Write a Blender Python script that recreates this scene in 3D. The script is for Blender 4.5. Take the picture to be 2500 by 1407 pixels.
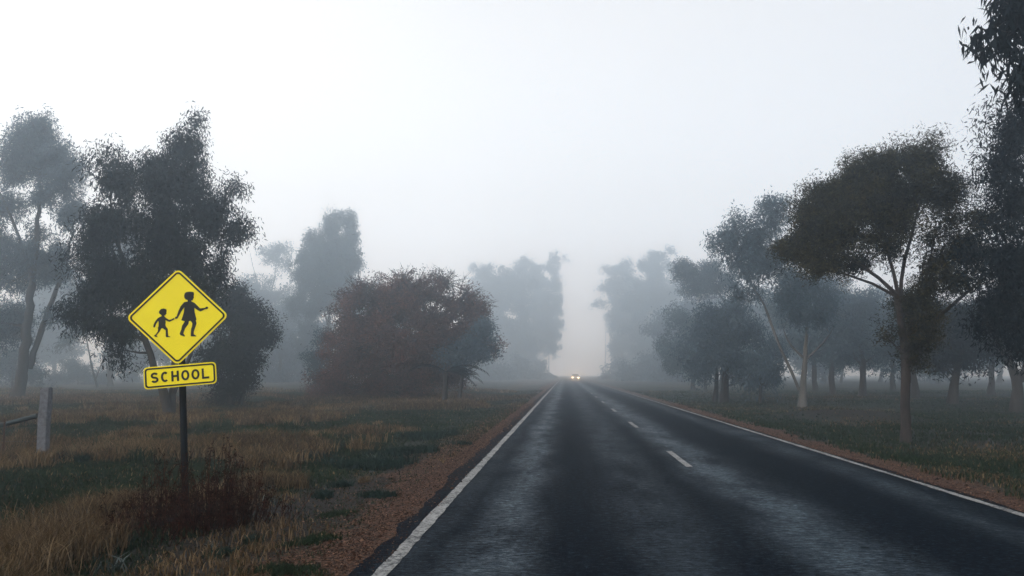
import bpy, bmesh, math, random
import numpy as np
from mathutils import Vector
for o in list(bpy.data.objects): bpy.data.objects.remove(o)
SC = bpy.context.scene
COL = SC.collection
R = math.radians
rng = np.random.default_rng(7)
random.seed(7)

# ------------------------------------------------------------------ camera
F = 1900.0                                   # focal length in photo pixels (photo 2500 x 1407)
YAW, PITCH, CAMZ = R(3.89), R(6.29), 1.5
cd = bpy.data.cameras.new('camera'); cam = bpy.data.objects.new('camera', cd); COL.objects.link(cam)
cd.sensor_width = 36; cd.lens = 36*F/2500; cd.clip_start = .05; cd.clip_end = 6000
cam.location = (0, 0, CAMZ); cam.rotation_euler = (math.pi/2+PITCH, 0, YAW)
SC.camera = cam

# ------------------------------------------------------------------ world, sun, exposure
SUN_EL, SUN_AZ = R(27), R(-140)              # azimuth from +Y (down the road), negative = left
sund = Vector((math.sin(SUN_AZ)*math.cos(SUN_EL), math.cos(SUN_AZ)*math.cos(SUN_EL), math.sin(SUN_EL)))
W = bpy.data.worlds.new('World'); SC.world = W; W.use_nodes = True
nt = W.node_tree; nt.nodes.clear(); N = nt.nodes.new; L = nt.links.new
out = N('ShaderNodeOutputWorld'); bg = N('ShaderNodeBackground'); L(bg.outputs[0], out.inputs[0])
sky = N('ShaderNodeTexSky'); sky.sky_type = 'NISHITA'; sky.sun_disc = False
sky.sun_elevation = SUN_EL; sky.sun_rotation = SUN_AZ; sky.air_density = 1.5; sky.dust_density = 4
hs = N('ShaderNodeHueSaturation'); hs.inputs['Saturation'].default_value = .35; L(sky.outputs[0], hs.inputs['Color'])
tc = N('ShaderNodeTexCoord')
# overcast deck: dimmer right; boost added left and behind, out of view, for the sign
dp = N('ShaderNodeVectorMath'); dp.operation = 'DOT_PRODUCT'; L(tc.outputs['Generated'], dp.inputs[0])
dp.inputs[1].default_value = (-.86, -.10, .50)
cr = N('ShaderNodeValToRGB'); cr.color_ramp.elements[0].position = 0; cr.color_ramp.elements[1].position = 1
cr.color_ramp.elements[0].color = (.60, .645, .71, 1); cr.color_ramp.elements[1].color = (1.45, 1.45, 1.43, 1)
e_ = cr.color_ramp.elements.new(.78); e_.color = (.97, .985, 1.0, 1)
mr = N('ShaderNodeMapRange'); mr.inputs[1].default_value = -.6; mr.inputs[2].default_value = .9
L(dp.outputs['Value'], mr.inputs[0]); L(mr.outputs[0], cr.inputs[0])
ns = N('ShaderNodeTexNoise'); ns.inputs['Scale'].default_value = 2.2; ns.inputs['Detail'].default_value = 4
L(tc.outputs['Generated'], ns.inputs['Vector'])
mn = N('ShaderNodeMapRange'); mn.inputs[3].default_value = 9.6; mn.inputs[4].default_value = 11.2
L(ns.outputs[0], mn.inputs[0])
ml = N('ShaderNodeMix'); ml.data_type = 'RGBA'; ml.blend_type = 'MULTIPLY'; ml.inputs[0].default_value = 1
L(cr.outputs[0], ml.inputs[6]); L(mn.outputs[0], ml.inputs[7])
sz = N('ShaderNodeSeparateXYZ'); L(tc.outputs['Generated'], sz.inputs[0])      # dimmed overhead; over-bright horizon band added to lift the far fog
zr = N('ShaderNodeValToRGB'); ze = zr.color_ramp.elements; ze[0].position = .055; ze[0].color = (2.25, 2.8, 3.45, 1); ze[1].position = .85; ze[1].color = (.50, .53, .58, 1)
e_ = zr.color_ramp.elements.new(.13); e_.color = (1.38, 1.52, 1.68, 1); e_ = zr.color_ramp.elements.new(.22); e_.color = (1.13, 1.17, 1.21, 1); e_ = zr.color_ramp.elements.new(.42); e_.color = (1.0, 1.0, 1.0, 1); L(sz.outputs[2], zr.inputs[0])
mz = N('ShaderNodeMix'); mz.data_type = 'RGBA'; mz.blend_type = 'MULTIPLY'; mz.inputs[0].default_value = 1; L(ml.outputs[2], mz.inputs[6]); L(zr.outputs[0], mz.inputs[7])
mx = N('ShaderNodeMix'); mx.data_type = 'RGBA'; mx.inputs[0].default_value = .85
L(hs.outputs[0], mx.inputs[6]); L(mz.outputs[2], mx.inputs[7])
L(mx.outputs[2], bg.inputs['Color']); bg.inputs['Strength'].default_value = .126
sl = bpy.data.lights.new('sun', 'SUN'); sl.energy = 1.5; sl.angle = R(25); sl.color = (1, .97, .92)
so = bpy.data.objects.new('sun', sl); COL.objects.link(so); so.rotation_euler = sund.to_track_quat('Z', 'Y').to_euler()
SC.view_settings.view_transform = 'Standard'; SC.view_settings.look = 'None'
SC.view_settings.exposure = 0; SC.view_settings.gamma = 1
cy = SC.cycles
cy.use_denoising = True; cy.denoiser = 'OPENIMAGEDENOISE'; cy.denoising_prefilter = 'ACCURATE'
cy.max_bounces = 8; cy.diffuse_bounces = 2; cy.glossy_bounces = 2; cy.transmission_bounces = 2
cy.volume_bounces = 6; cy.transparent_max_bounces = 4; cy.sample_clamp_indirect = 4
HAZE = dict(density=.0058, color=(.765, .89, 1.0, 1), aniso=.82)

# ------------------------------------------------------------------ helpers
cF = Vector((-math.sin(YAW)*math.cos(PITCH), math.cos(YAW)*math.cos(PITCH), math.sin(PITCH)))
cR = Vector((math.cos(YAW), math.sin(YAW), 0)); cU = cR.cross(cF)
def P(u, v, Y):
    """the place, Y metres down the road, that a photo pixel looks at"""
    d = cF*F + cR*(u-1250) + cU*(703.5-v)
    p = d*(Y/d.y); return np.array((p.x, p.y, p.z+CAMZ))
def tag(o, label=None, cat=None, group=None, kind=None):
    if label: o['label'] = label
    if cat: o['category'] = cat
    if group: o['group'] = group
    if kind: o['kind'] = kind
    return o
def link(name, me, mat=None, parent=None):
    o = bpy.data.objects.new(name, me); COL.objects.link(o)
    if mat: me.materials.append(mat)
    if parent: o.parent = parent
    return o
def empty(name, loc, label, cat, group=None):
    o = bpy.data.objects.new(name, None); COL.objects.link(o); o.location = loc; o.empty_display_size = .2
    return tag(o, label, cat, group)
def np_mesh(name, verts, faces_list, smooth=False, attrs=None):
    """faces_list: list of int arrays (n,k)"""
    me = bpy.data.meshes.new(name)
    me.vertices.add(len(verts)); me.vertices.foreach_set('co', np.asarray(verts, np.float32).ravel())
    loops = np.concatenate([f.ravel() for f in faces_list]).astype(np.int32)
    sizes = np.concatenate([np.full(len(f), f.shape[1], np.int32) for f in faces_list])
    starts = np.concatenate([[0], np.cumsum(sizes)[:-1]]).astype(np.int32)
    me.loops.add(len(loops)); me.loops.foreach_set('vertex_index', loops)
    me.polygons.add(len(sizes)); me.polygons.foreach_set('loop_start', starts)
    if smooth: me.polygons.foreach_set('use_smooth', np.ones(len(sizes), bool))
    for k, a in (attrs or {}).items():
        at = me.attributes.new(k, 'FLOAT', 'POINT'); at.data.foreach_set('value', np.asarray(a, np.float32))
    me.update(calc_edges=True); me.validate()
    return me
def norm(a): return a/(np.linalg.norm(a, axis=-1, keepdims=True)+1e-9)
_lat = np.random.default_rng(3).random((64, 64))
def vnoise(x, y, s):
    x = np.asarray(x)/s+100; y = np.asarray(y)/s+100
    xi = np.floor(x).astype(int); yi = np.floor(y).astype(int); fx = x-xi; fy = y-yi
    fx = fx*fx*(3-2*fx); fy = fy*fy*(3-2*fy)
    g = lambda i, j: _lat[i % 64, j % 64]
    return (g(xi, yi)*(1-fx)+g(xi+1, yi)*fx)*(1-fy)+(g(xi, yi+1)*(1-fx)+g(xi+1, yi+1)*fx)*fy
def fnoise(x, y, s): return .55*vnoise(x, y, s)+.3*vnoise(y+17, x, s*.47)+.15*vnoise(x+5, y+31, s*.21)
def sst(a, b, x): t = np.clip((x-a)/(b-a), 0, 1); return t*t*(3-2*t)

ROAD_L, ROAD_R = -1.68, 5.02                 # edges of the seal
LINE_L, LINE_C, LINE_R = -1.40, 2.0, 4.87
def ground_h(x, y):
    x = np.asarray(x, float); y = np.asarray(y, float)
    e = np.maximum(ROAD_L-x, x-ROAD_R)                       # distance outside the seal
    h = -.02-.10*sst(.4, 2.2, e)+.06*sst(3, 6, e)
    h = h+np.where(e > .7, (fnoise(x, y, 1.1)-.5)*.10*sst(.7, 2.2, e), 0)
    h = h+(fnoise(x, y, 7.)-.5)*.30*sst(2.5, 7, e)
    h = h+.30*np.exp(-((x-10.2)/2.6)**4-((y-29.5)/1.3)**2)    # low bank of earth on the right
    return np.where(e < 0, -.06, h)
def dryness(x, y):
    x = np.asarray(x); y = np.asarray(y); f = fnoise(x, y*.6, 3.2)
    return np.clip(.5+(f-.5)*1.35-.16*sst(-4.6, -3.4, x)*(1-sst(-2.4, -1.8, x))*sst(10, 14, y)-.20*np.exp(-((x+7.4)/2.6)**2-((y-9.5)/2.6)**2), 0, 1)
def earth(x, y):    # bare earth on the right: the low bank, the litter under the big gum
    return np.clip(1.1*np.exp(-((x-10.2)/2.6)**4-((y-29.3)/1.5)**2)+.8*np.exp(-((x-9.5)/4.)**2-((y-18.6)/1.3)**2), 0, 1)

# ------------------------------------------------------------------ materials
def mat(name):
    m = bpy.data.materials.new(name); m.use_nodes = True
    t = m.node_tree; t.nodes.clear(); o = t.nodes.new('ShaderNodeOutputMaterial')
    return m, t, o
def ramp(t, stops, fac=None):
    c = t.nodes.new('ShaderNodeValToRGB'); e = c.color_ramp.elements
    while len(e) < len(stops): e.new(.5)
    for k, (p, col) in enumerate(stops): e[k].position = p; e[k].color = (*col, 1)
    if fac is not None: t.links.new(fac, c.inputs[0])
    return c
def noise(t, scale, detail=4, rough=.55, vec=None, stretch=None):
    n = t.nodes.new('ShaderNodeTexNoise'); n.inputs['Scale'].default_value = scale
    n.inputs['Detail'].default_value = detail; n.inputs['Roughness'].default_value = rough
    if vec is None:
        c = t.nodes.new('ShaderNodeTexCoord'); vec = c.outputs['Object']
    if stretch:
        mp = t.nodes.new('ShaderNodeMapping'); mp.inputs['Scale'].default_value = stretch
        t.links.new(vec, mp.inputs[0]); vec = mp.outputs[0]
    t.links.new(vec, n.inputs['Vector']); return n
def math_n(t, op, a, b=None, c=None, clamp=False):
    n = t.nodes.new('ShaderNodeMath'); n.operation = op; n.use_clamp = clamp
    for k, x in enumerate((a, b, c)):
        if x is None: continue
        if isinstance(x, (int, float)): n.inputs[k].default_value = x
        else: t.links.new(x, n.inputs[k])
    return n.outputs[0]
def mixc(t, f, a, b, blend='MIX'):
    n = t.nodes.new('ShaderNodeMix'); n.data_type = 'RGBA'; n.blend_type = blend
    for k, x in ((0, f), (6, a), (7, b)):
        if isinstance(x, (int, float)): n.inputs[k].default_value = x
        elif isinstance(x, tuple): n.inputs[k].default_value = (*x, 1)
        else: t.links.new(x, n.inputs[k])
    return n.outputs[2]
def bsdf(t, o, col, rough=.8, spec=.3):
    b = t.nodes.new('ShaderNodeBsdfPrincipled')
    if isinstance(col, tuple): b.inputs['Base Color'].default_value = (*col, 1)
    else: t.links.new(col, b.inputs['Base Color'])
    if isinstance(rough, (int, float)): b.inputs['Roughness'].default_value = rough
    else: t.links.new(rough, b.inputs['Roughness'])
    b.inputs['Specular IOR Level'].default_value = spec
    t.links.new(b.outputs[0], o.inputs['Surface']); return b
def bump(t, b, h, strength, dist):
    n = t.nodes.new('ShaderNodeBump'); n.inputs['Strength'].default_value = strength; n.inputs['Distance'].default_value = dist
    t.links.new(h, n.inputs['Height']); t.links.new(n.outputs[0], b.inputs['Normal'])
def leaf_mat(name, dark, mid, light, transl=.25, attr='tone'):
    m, t, o = mat(name)
    g = t.nodes.new('ShaderNodeNewGeometry'); a = t.nodes.new('ShaderNodeAttribute'); a.attribute_name = attr
    f = math_n(t, 'ADD', math_n(t, 'MULTIPLY', g.outputs['Random Per Island'], .45), math_n(t, 'MULTIPLY', a.outputs['Fac'], .55))
    c = ramp(t, ((.1, dark), (.5, mid), (.92, light)), f)
    d = t.nodes.new('ShaderNodeBsdfDiffuse'); tr = t.nodes.new('ShaderNodeBsdfTranslucent'); mxs = t.nodes.new('ShaderNodeMixShader')
    t.links.new(c.outputs[0], d.inputs[0]); t.links.new(c.outputs[0], tr.inputs[0])
    mxs.inputs[0].default_value = transl
    t.links.new(d.outputs[0], mxs.inputs[1]); t.links.new(tr.outputs[0], mxs.inputs[2]); t.links.new(mxs.outputs[0], o.inputs['Surface'])
    return m
def bark_mat(name, a, b, scale=6):
    m, t, o = mat(name)
    n = noise(t, scale, 5, .65, stretch=(1, 1, .25)); c = ramp(t, ((.3, a), (.7, b)), n.outputs[0])
    s = bsdf(t, o, c.outputs[0], .85, .2); bump(t, s, n.outputs[0], .6, .03); return m
def plain(name, col, rough=.6, spec=.3, var=.25, scale=8, metal=0):
    m, t, o = mat(name)
    n = noise(t, scale, 5); k = ramp(t, ((.25, tuple(c*(1-var) for c in col)), (.75, tuple(min(1, c*(1+var)) for c in col))), n.outputs[0])
    b = bsdf(t, o, k.outputs[0], rough, spec); b.inputs['Metallic'].default_value = metal
    return m
M = {}
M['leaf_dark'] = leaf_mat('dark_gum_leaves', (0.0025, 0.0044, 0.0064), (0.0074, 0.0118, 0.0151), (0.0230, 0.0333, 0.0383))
M['leaf_far'] = leaf_mat('fog_blue_gum_leaves', (0.0615, 0.0902, 0.1160), (0.0861, 0.1254, 0.1601), (0.1230, 0.1715, 0.2088))  # glaucous leaf colour, raised and blued to paint in fog
M['leaf_gum'] = leaf_mat('fog_tinted_gum_leaves', (0.0377, 0.0588, 0.0766), (0.0672, 0.1000, 0.1253), (0.1107, 0.1568, 0.1833))  # lightened and blued: part of the fog veil sits in the leaf colour
M['leaf_olive'] = leaf_mat('olive_gum_leaves', (.005, .006, .005), (.024, .023, .010), (.095, .075, .026))
M['leaf_red'] = leaf_mat('russet_leaves_and_twigs', (.036, .030, .030), (.100, .056, .048), (.22, .10, .07))
M['leaf_mixed'] = leaf_mat('fog_tinted_green_leaves', (0.0451, 0.0686, 0.0882), (0.0787, 0.1137, 0.1415), (0.1189, 0.1646, 0.1914))  # green pushed paler and bluer, painting mist into the foliage
M['bark_dark'] = bark_mat('dark_bark', (.016, .014, .013), (.045, .040, .036))
M['bark_brown'] = bark_mat('red_brown_bark', (.010, .008, .008), (.055, .045, .040))
M['bark_pale'] = bark_mat('pale_gum_bark', (.04, .039, .037), (.125, .118, .108), 3)
M['dry'] = leaf_mat('dry_grass', (.026, .017, .009), (.098, .066, .036), (.27, .195, .115), .3)
M['green'] = leaf_mat('green_grass', (.008, .015, .008), (.019, .033, .018), (.040, .058, .030), .3)
M['weed'] = leaf_mat('dead_weed_stalks', (.008, .0035, .0025), (.030, .011, .007), (.075, .030, .019), .1)
M['tuss'] = leaf_mat('dark_tussock_leaves', (.008, .016, .014), (.018, .034, .028), (.040, .065, .052), .2)
M['strap'] = leaf_mat('silvery_strap_leaves', (.016, .024, .021), (.040, .054, .050), (.20, .23, .22), .2)

# ground
m, t, o = mat('ground'); M['ground'] = m
geo = t.nodes.new('ShaderNodeNewGeometry'); pos = geo.outputs['Position']
a = t.nodes.new('ShaderNodeAttribute'); a.attribute_name = 'dry'
n1 = noise(t, 9, 6, .65, pos); n2 = noise(t, 45, 4, .6, pos); n3 = noise(t, .8, 4, .6, pos)
grass = ramp(t, ((.28, (.008, .012, .008)), (.46, (.012, .017, .011)), (.58, (.026, .021, .013)), (.80, (.045, .034, .021))), math_n(t, 'ADD', a.outputs['Fac'], math_n(t, 'MULTIPLY', math_n(t, 'SUBTRACT', n1.outputs[0], .5), .35)))
soil = ramp(t, ((.3, (.006, .005, .005)), (.7, (.020, .015, .012))), n1.outputs[0])
e_at = t.nodes.new('ShaderNodeAttribute'); e_at.attribute_name = 'bare'
c1 = mixc(t, math_n(t, 'MULTIPLY', e_at.outputs['Fac'], math_n(t, 'MULTIPLY_ADD', n3.outputs[0], 1.6, .1, True)), grass.outputs[0], soil.outputs[0])
vor = t.nodes.new('ShaderNodeTexVoronoi'); vor.inputs['Scale'].default_value = 42; t.links.new(pos, vor.inputs['Vector'])
grav = ramp(t, ((0, (.006, .003, .002)), (.45, (.036, .0165, .0090)), (.8, (.150, .072, .040)), (1, (.28, .17, .11))), math_n(t, 'ADD', math_n(t, 'MULTIPLY', vor.outputs['Color'], .6), math_n(t, 'MULTIPLY', n1.outputs[0], .4)))
g_at = t.nodes.new('ShaderNodeAttribute'); g_at.attribute_name = 'gravel'
gf = math_n(t, 'ADD', g_at.outputs['Fac'], math_n(t, 'MULTIPLY', math_n(t, 'SUBTRACT', n1.outputs[0], .5), 1.4))
gm = t.nodes.new('ShaderNodeMapRange'); gm.inputs[1].default_value = .35; gm.inputs[2].default_value = .65; t.links.new(gf, gm.inputs[0])
c2 = mixc(t, gm.outputs[0], c1, grav.outputs[0])
b = bsdf(t, o, c2, .9, .2); bump(t, b, math_n(t, 'ADD', n1.outputs[0], math_n(t, 'MULTIPLY', vor.outputs['Distance'], .6)), .9, .04)

# road: worn wet asphalt, wheel tracks polished and wetter, sky sheen painted in
m, t, o = mat('wet_asphalt'); M['road'] = m
geo = t.nodes.new('ShaderNodeNewGeometry'); pos = geo.outputs['Position']
sx = t.nodes.new('ShaderNodeSeparateXYZ'); t.links.new(pos, sx.inputs[0])
wob = noise(t, .5, 3, .5, pos, (1, .35, 1)); wx = math_n(t, 'ADD', sx.outputs[0], math_n(t, 'MULTIPLY', math_n(t, 'SUBTRACT', wob.outputs[0], .5), .7))
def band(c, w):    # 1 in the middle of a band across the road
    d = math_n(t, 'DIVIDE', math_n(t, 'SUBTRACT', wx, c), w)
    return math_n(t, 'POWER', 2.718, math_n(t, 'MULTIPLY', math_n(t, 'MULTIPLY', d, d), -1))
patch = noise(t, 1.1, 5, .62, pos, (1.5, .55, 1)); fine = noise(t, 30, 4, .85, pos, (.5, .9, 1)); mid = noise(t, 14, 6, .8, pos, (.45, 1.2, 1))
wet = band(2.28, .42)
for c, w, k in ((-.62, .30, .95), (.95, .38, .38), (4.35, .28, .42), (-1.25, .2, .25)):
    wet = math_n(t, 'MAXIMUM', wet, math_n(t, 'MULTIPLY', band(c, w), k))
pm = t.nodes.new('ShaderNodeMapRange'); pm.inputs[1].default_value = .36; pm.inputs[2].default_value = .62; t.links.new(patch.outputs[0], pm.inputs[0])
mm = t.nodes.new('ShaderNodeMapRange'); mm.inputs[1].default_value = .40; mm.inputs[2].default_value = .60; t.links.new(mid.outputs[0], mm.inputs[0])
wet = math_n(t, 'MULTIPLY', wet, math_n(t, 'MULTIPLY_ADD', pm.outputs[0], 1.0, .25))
wet_sheen = math_n(t, 'MULTIPLY', wet, math_n(t, 'MULTIPLY_ADD', mm.outputs[0], .85, .15), None, True)
base = ramp(t, ((.40, (.0004, .0014, .0034)), (.55, (.0022, .0050, .0095)), (.64, (.020, .034, .050)), (.74, (.055, .080, .105))), fine.outputs[0])
chip = noise(t, 13, 3, .75, pos, (.8, 1.1, 1)); cz = noise(t, .7, 3, .6, pos)
cf = t.nodes.new('ShaderNodeMapRange'); cf.inputs[1].default_value = .54; cf.inputs[2].default_value = .72; t.links.new(chip.outputs[0], cf.inputs[0])
cfz = math_n(t, 'MULTIPLY', cf.outputs[0], math_n(t, 'MULTIPLY_ADD', cz.outputs[0], 1.5, -.35, True))
base_c = mixc(t, math_n(t, 'MULTIPLY', cfz, .8), base.outputs[0], (.030, .050, .070))
fm = t.nodes.new('ShaderNodeMapRange'); fm.inputs[1].default_value = .42; fm.inputs[2].default_value = .60; t.links.new(fine.outputs[0], fm.inputs[0])
wet_sheen = math_n(t, 'MULTIPLY', wet_sheen, math_n(t, 'MULTIPLY_ADD', math_n(t, 'MULTIPLY_ADD', cf.outputs[0], .7, math_n(t, 'MULTIPLY', fm.outputs[0], .5)), .85, .28), None, True)
col = mixc(t, math_n(t, 'MULTIPLY', wet_sheen, .8), base_c, (.064, .122, .168))  # pale blue sky reflection painted into the colour of the wet bands
rg = math_n(t, 'SUBTRACT', .70, math_n(t, 'MULTIPLY', wet_sheen, .42))
b = bsdf(t, o, col, rg, .35)
sp = math_n(t, 'MULTIPLY_ADD', wet_sheen, .62, .012); t.links.new(sp, b.inputs['Specular IOR Level'])
vr = t.nodes.new('ShaderNodeTexVoronoi'); vr.inputs['Scale'].default_value = 75; t.links.new(pos, vr.inputs['Vector'])
bump(t, b, math_n(t, 'ADD', vr.outputs['Distance'], math_n(t, 'MULTIPLY', mid.outputs[0], .7)), .8, .012)

# worn white paint: chipped through to the asphalt
m, t, o = mat('worn_white_paint'); M['paint'] = m
geo = t.nodes.new('ShaderNodeNewGeometry'); pos = geo.outputs['Position']
n1 = noise(t, 22, 5, .8, pos); n2 = noise(t, 2, 3, .6, pos)
f = math_n(t, 'ADD', n1.outputs[0], math_n(t, 'MULTIPLY', math_n(t, 'SUBTRACT', n2.outputs[0], .5), .35))
c = ramp(t, ((.40, (.012, .014, .016)), (.47, (.17, .17, .165)), (.62, (.32, .32, .31))), f)
b = bsdf(t, o, c.outputs[0], .7, .25); bump(t, b, n1.outputs[0], .6, .006)

M['yellow'] = plain('yellow_sign_sheeting', (.97, .79, .004), .45, .35, .03, 3)
M['black'] = plain('black_sign_ink', (.008, .009, .008), .5, .3, .2, 5)
M['signback'] = plain('grey_aluminium', (.35, .36, .37), .45, .5, .1, 8, .6)
M['post'] = plain('dark_steel_post', (.006, .008, .011), .8, .1, .3, 5)
M['whitewood'] = plain('weathered_white_post', (.115, .12, .135), .9, .15, .45, 14)
M['pipe'] = plain('grey_green_pipe', (.020, .030, .034), .7, .25, .25, 12)
M['rust'] = plain('rusty_steel', (.05, .026, .018), .8, .3, .4, 30)
M['wire'] = plain('fence_wire', (.06, .055, .05), .6, .4, .3, 10)
M['carpaint'] = plain('silver_car_paint', (.20, .21, .22), .5, .4, .05, 3)
M['glass'] = plain('dark_car_glass', (.05, .055, .06), .1, .6, .1, 3)
M['tyre'] = plain('tyre_rubber', (.02, .02, .02), .8, .3, .2, 10)
M['chrome'] = plain('wheel_alloy', (.4, .4, .4), .35, .5, .1, 10, .8)
m, t, o = mat('lit_headlamp'); M['lamp'] = m
em = t.nodes.new('ShaderNodeEmission'); em.inputs[0].default_value = (1, .74, .42, 1); em.inputs[1].default_value = 26; t.links.new(em.outputs[0], o.inputs['Surface'])

# ------------------------------------------------------------------ haze
def haze():
    x0, x1, y0, y1, z0, z1 = -900, 900, -600, 700, -2.5, 56.
    v = [(x, y, z) for x in (x0, x1) for y in (y0, y1) for z in (z0, z1)]
    f = [(0, 1, 3, 2), (4, 6, 7, 5), (0, 4, 5, 1), (2, 3, 7, 6), (0, 2, 6, 4), (1, 5, 7, 3)]
    me = bpy.data.meshes.new('haze'); me.from_pydata(v, [], f)
    m, t, o = mat('haze'); pv = t.nodes.new('ShaderNodeVolumePrincipled')
    pv.inputs['Color'].default_value = HAZE['color']; pv.inputs['Absorption Color'].default_value = (1, 1, 1, 1); pv.inputs['Density'].default_value = HAZE['density']; pv.inputs['Anisotropy'].default_value = HAZE['aniso']
    t.links.new(pv.outputs[0], o.inputs['Volume'])
    tag(link('haze', me, m), 'pale morning fog lying over the road and trees', None, None, 'stuff')
haze()

# ------------------------------------------------------------------ ground and road
def axis(*segs):
    o = []
    for a, b, s in segs: o += list(np.arange(a, b, s))
    return np.array(o+[segs[-1][1]])
def build_ground():
    xs = axis((-880, -200, 85), (-200, -60, 20), (-60, -20, 1.6), (-20, -6, .28), (-6, -1.7, .10), (-1.7, 5.0, .8), (5.0, 8, .12), (8, 25, .4), (25, 60, 1.6), (60, 200, 20), (200, 880, 85))
    ys = axis((-580, -60, 65), (-60, 0, 6), (0, 3, .5), (3, 14, .11), (14, 40, .35), (40, 90, 1.2), (90, 300, 12), (300, 690, 60))
    X, Y = np.meshgrid(xs, ys); Z = ground_h(X, Y)
    v = np.stack([X, Y, Z], -1).reshape(-1, 3); nx, ny = len(xs), len(ys)
    i = np.arange(nx-1)[None]+np.arange(ny-1)[:, None]*nx; i = i.ravel()
    f = np.stack([i, i+1, i+nx+1, i+nx], -1)
    x, y = v[:, 0], v[:, 1]; e = np.maximum(ROAD_L-x, x-ROAD_R)
    wl = np.where(x < 0, .62+.22*sst(7, 14, y), .62)
    gravel = 1-sst(wl*.55, wl*1.7, e+(fnoise(x, y, 1.0)-.5)*1.0)
    gravel = np.maximum(gravel, .62*np.exp(-((x-17)/2.6)**2-((y-28)/1.2)**2))
    bare = np.where(x < 0, sst(.3, 1., e)*(1-sst(1.5, 2.6, e+(fnoise(x, y, 1.6)-.5)*1.8))*(1-sst(11, 20, y)*.6), np.maximum(.60*sst(1.8, 4.5, e+(fnoise(x, y, 2.)-.5)*3)*(1-sst(30, 50, y)), earth(x, y)))
    me = np_mesh('ground', v, [f], True, dict(dry=dryness(x, y)*np.where(x < 0, 1, .80), gravel=gravel, bare=bare))
    tag(link('ground', me, M['ground']), kind='structure')
build_ground()
def strip(name, x0f, x1f, ys, z, m, parent=None, thick=None):
    v = []; f = []
    for y in ys: v += [(x0f(y), y, z), (x1f(y), y, z)]
    n = len(ys)
    f = [(2*i, 2*i+1, 2*i+3, 2*i+2) for i in range(n-1)]
    if thick:
        k = len(v); v += [(a, b, c-thick) for a, b, c in v]
        f += [(2*i, 2*i+2, k+2*i+2, k+2*i) for i in range(n-1)]+[(2*i+1, k+2*i+1, k+2*i+3, 2*i+3) for i in range(n-1)]
    me = bpy.data.meshes.new(name); me.from_pydata(v, [], f); return link(name, me, m, parent)
yr = list(axis((-60, 0, 6), (0, 30, .09), (30, 80, .4), (80, 300, 8), (300, 685, 60)))
def jag(y, s, ph): return float((vnoise(y, ph, .9)-.5)*.16*s+(vnoise(y, ph+9, .22)-.5)*.09*s)
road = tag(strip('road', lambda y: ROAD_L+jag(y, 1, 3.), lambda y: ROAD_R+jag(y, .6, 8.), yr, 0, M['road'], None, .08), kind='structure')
yl = list(axis((-60, 0, 6), (0, 30, .05), (30, 80, .3), (80, 300, 6)))
e1 = lambda y, k: float((vnoise(y, k, .12)-.5)*.018+(vnoise(y, k+3, 1.7)-.5)*.03)
strip('edge_line', lambda y: LINE_L-.062+e1(y, 1), lambda y: LINE_L+.062+e1(y, 20), yl, .004, M['paint'], road)
strip('edge_line', lambda y: LINE_R-.05+e1(y, 40), lambda y: LINE_R+.05+e1(y, 60), yl, .004, M['paint'], road)
for k in range(9):
    y0 = 13.0+9.3*k
    strip('centre_dash', lambda y: LINE_C-.055+e1(y, 70)*.5, lambda y: LINE_C+.055+e1(y, 90)*.5, list(np.linspace(y0, y0+2.6, 24)), .004, M['paint'], road)

# ------------------------------------------------------------------ tubes and leaves
def tubes(paths, sides=7):
    """paths: list of (points (n,3), radii (n)) -> verts, faces"""
    V = []; Fq = []; k = 0
    for pts, rad in paths:
        pts = np.asarray(pts, float); rad = np.asarray(rad, float); n = len(pts)
        tg = norm(np.gradient(pts, axis=0)); ref = np.array((.31, .83, .12)); ref = ref/np.linalg.norm(ref)
        s = norm(np.cross(tg, ref)); b = np.cross(tg, s); sd = sides if rad.max() > .03 else 4
        an = np.arange(sd)*2*np.pi/sd
        ring = pts[:, None]+rad[:, None, None]*(np.cos(an)[None, :, None]*s[:, None]+np.sin(an)[None, :, None]*b[:, None])
        V.append(ring.reshape(-1, 3))
        i = (np.arange(n-1)*sd)[:, None]; j = np.arange(sd)[None]; jn = (j+1) % sd
        Fq.append(np.stack([i+j, i+jn, i+sd+jn, i+sd+j], -1).reshape(-1, 4)+k)
        k += n*sd
    return np.concatenate(V), np.concatenate(Fq)
def curve(p0, p1, n=7, sag=0., wig=.06, start_dir=None):
    p0 = np.asarray(p0); p1 = np.asarray(p1); d = np.linalg.norm(p1-p0); tt = np.linspace(0, 1, n)[:, None]
    c = (p0+p1)/2+np.array((0, 0, -sag*d))+rng.normal(0, wig*d, 3)
    if start_dir is not None: c = p0+np.asarray(start_dir)*d*.5
    q = (1-tt)**2*p0+2*tt*(1-tt)*c+tt**2*p1
    q[1:-1] += rng.normal(0, wig*d*.12, (n-2, 3)); return q
def densify(pts, rad, step=.4, wig=.02):
    pts = np.asarray(pts, float); rad = np.asarray(rad, float)
    sg = np.linalg.norm(np.diff(pts, axis=0), axis=1); s = np.concatenate([[0], np.cumsum(sg)])
    n = max(5, int(s[-1]/step)); q = np.linspace(0, s[-1], n)
    o = np.stack([np.interp(q, s, pts[:, k]) for k in range(3)], -1)
    for _ in range(2): o[1:-1] = .25*o[:-2]+.5*o[1:-1]+.25*o[2:]
    o[1:-1] += rng.normal(0, wig, (n-2, 3)); return o, np.interp(q, s, rad)*(1+rng.normal(0, .05, n))
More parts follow.
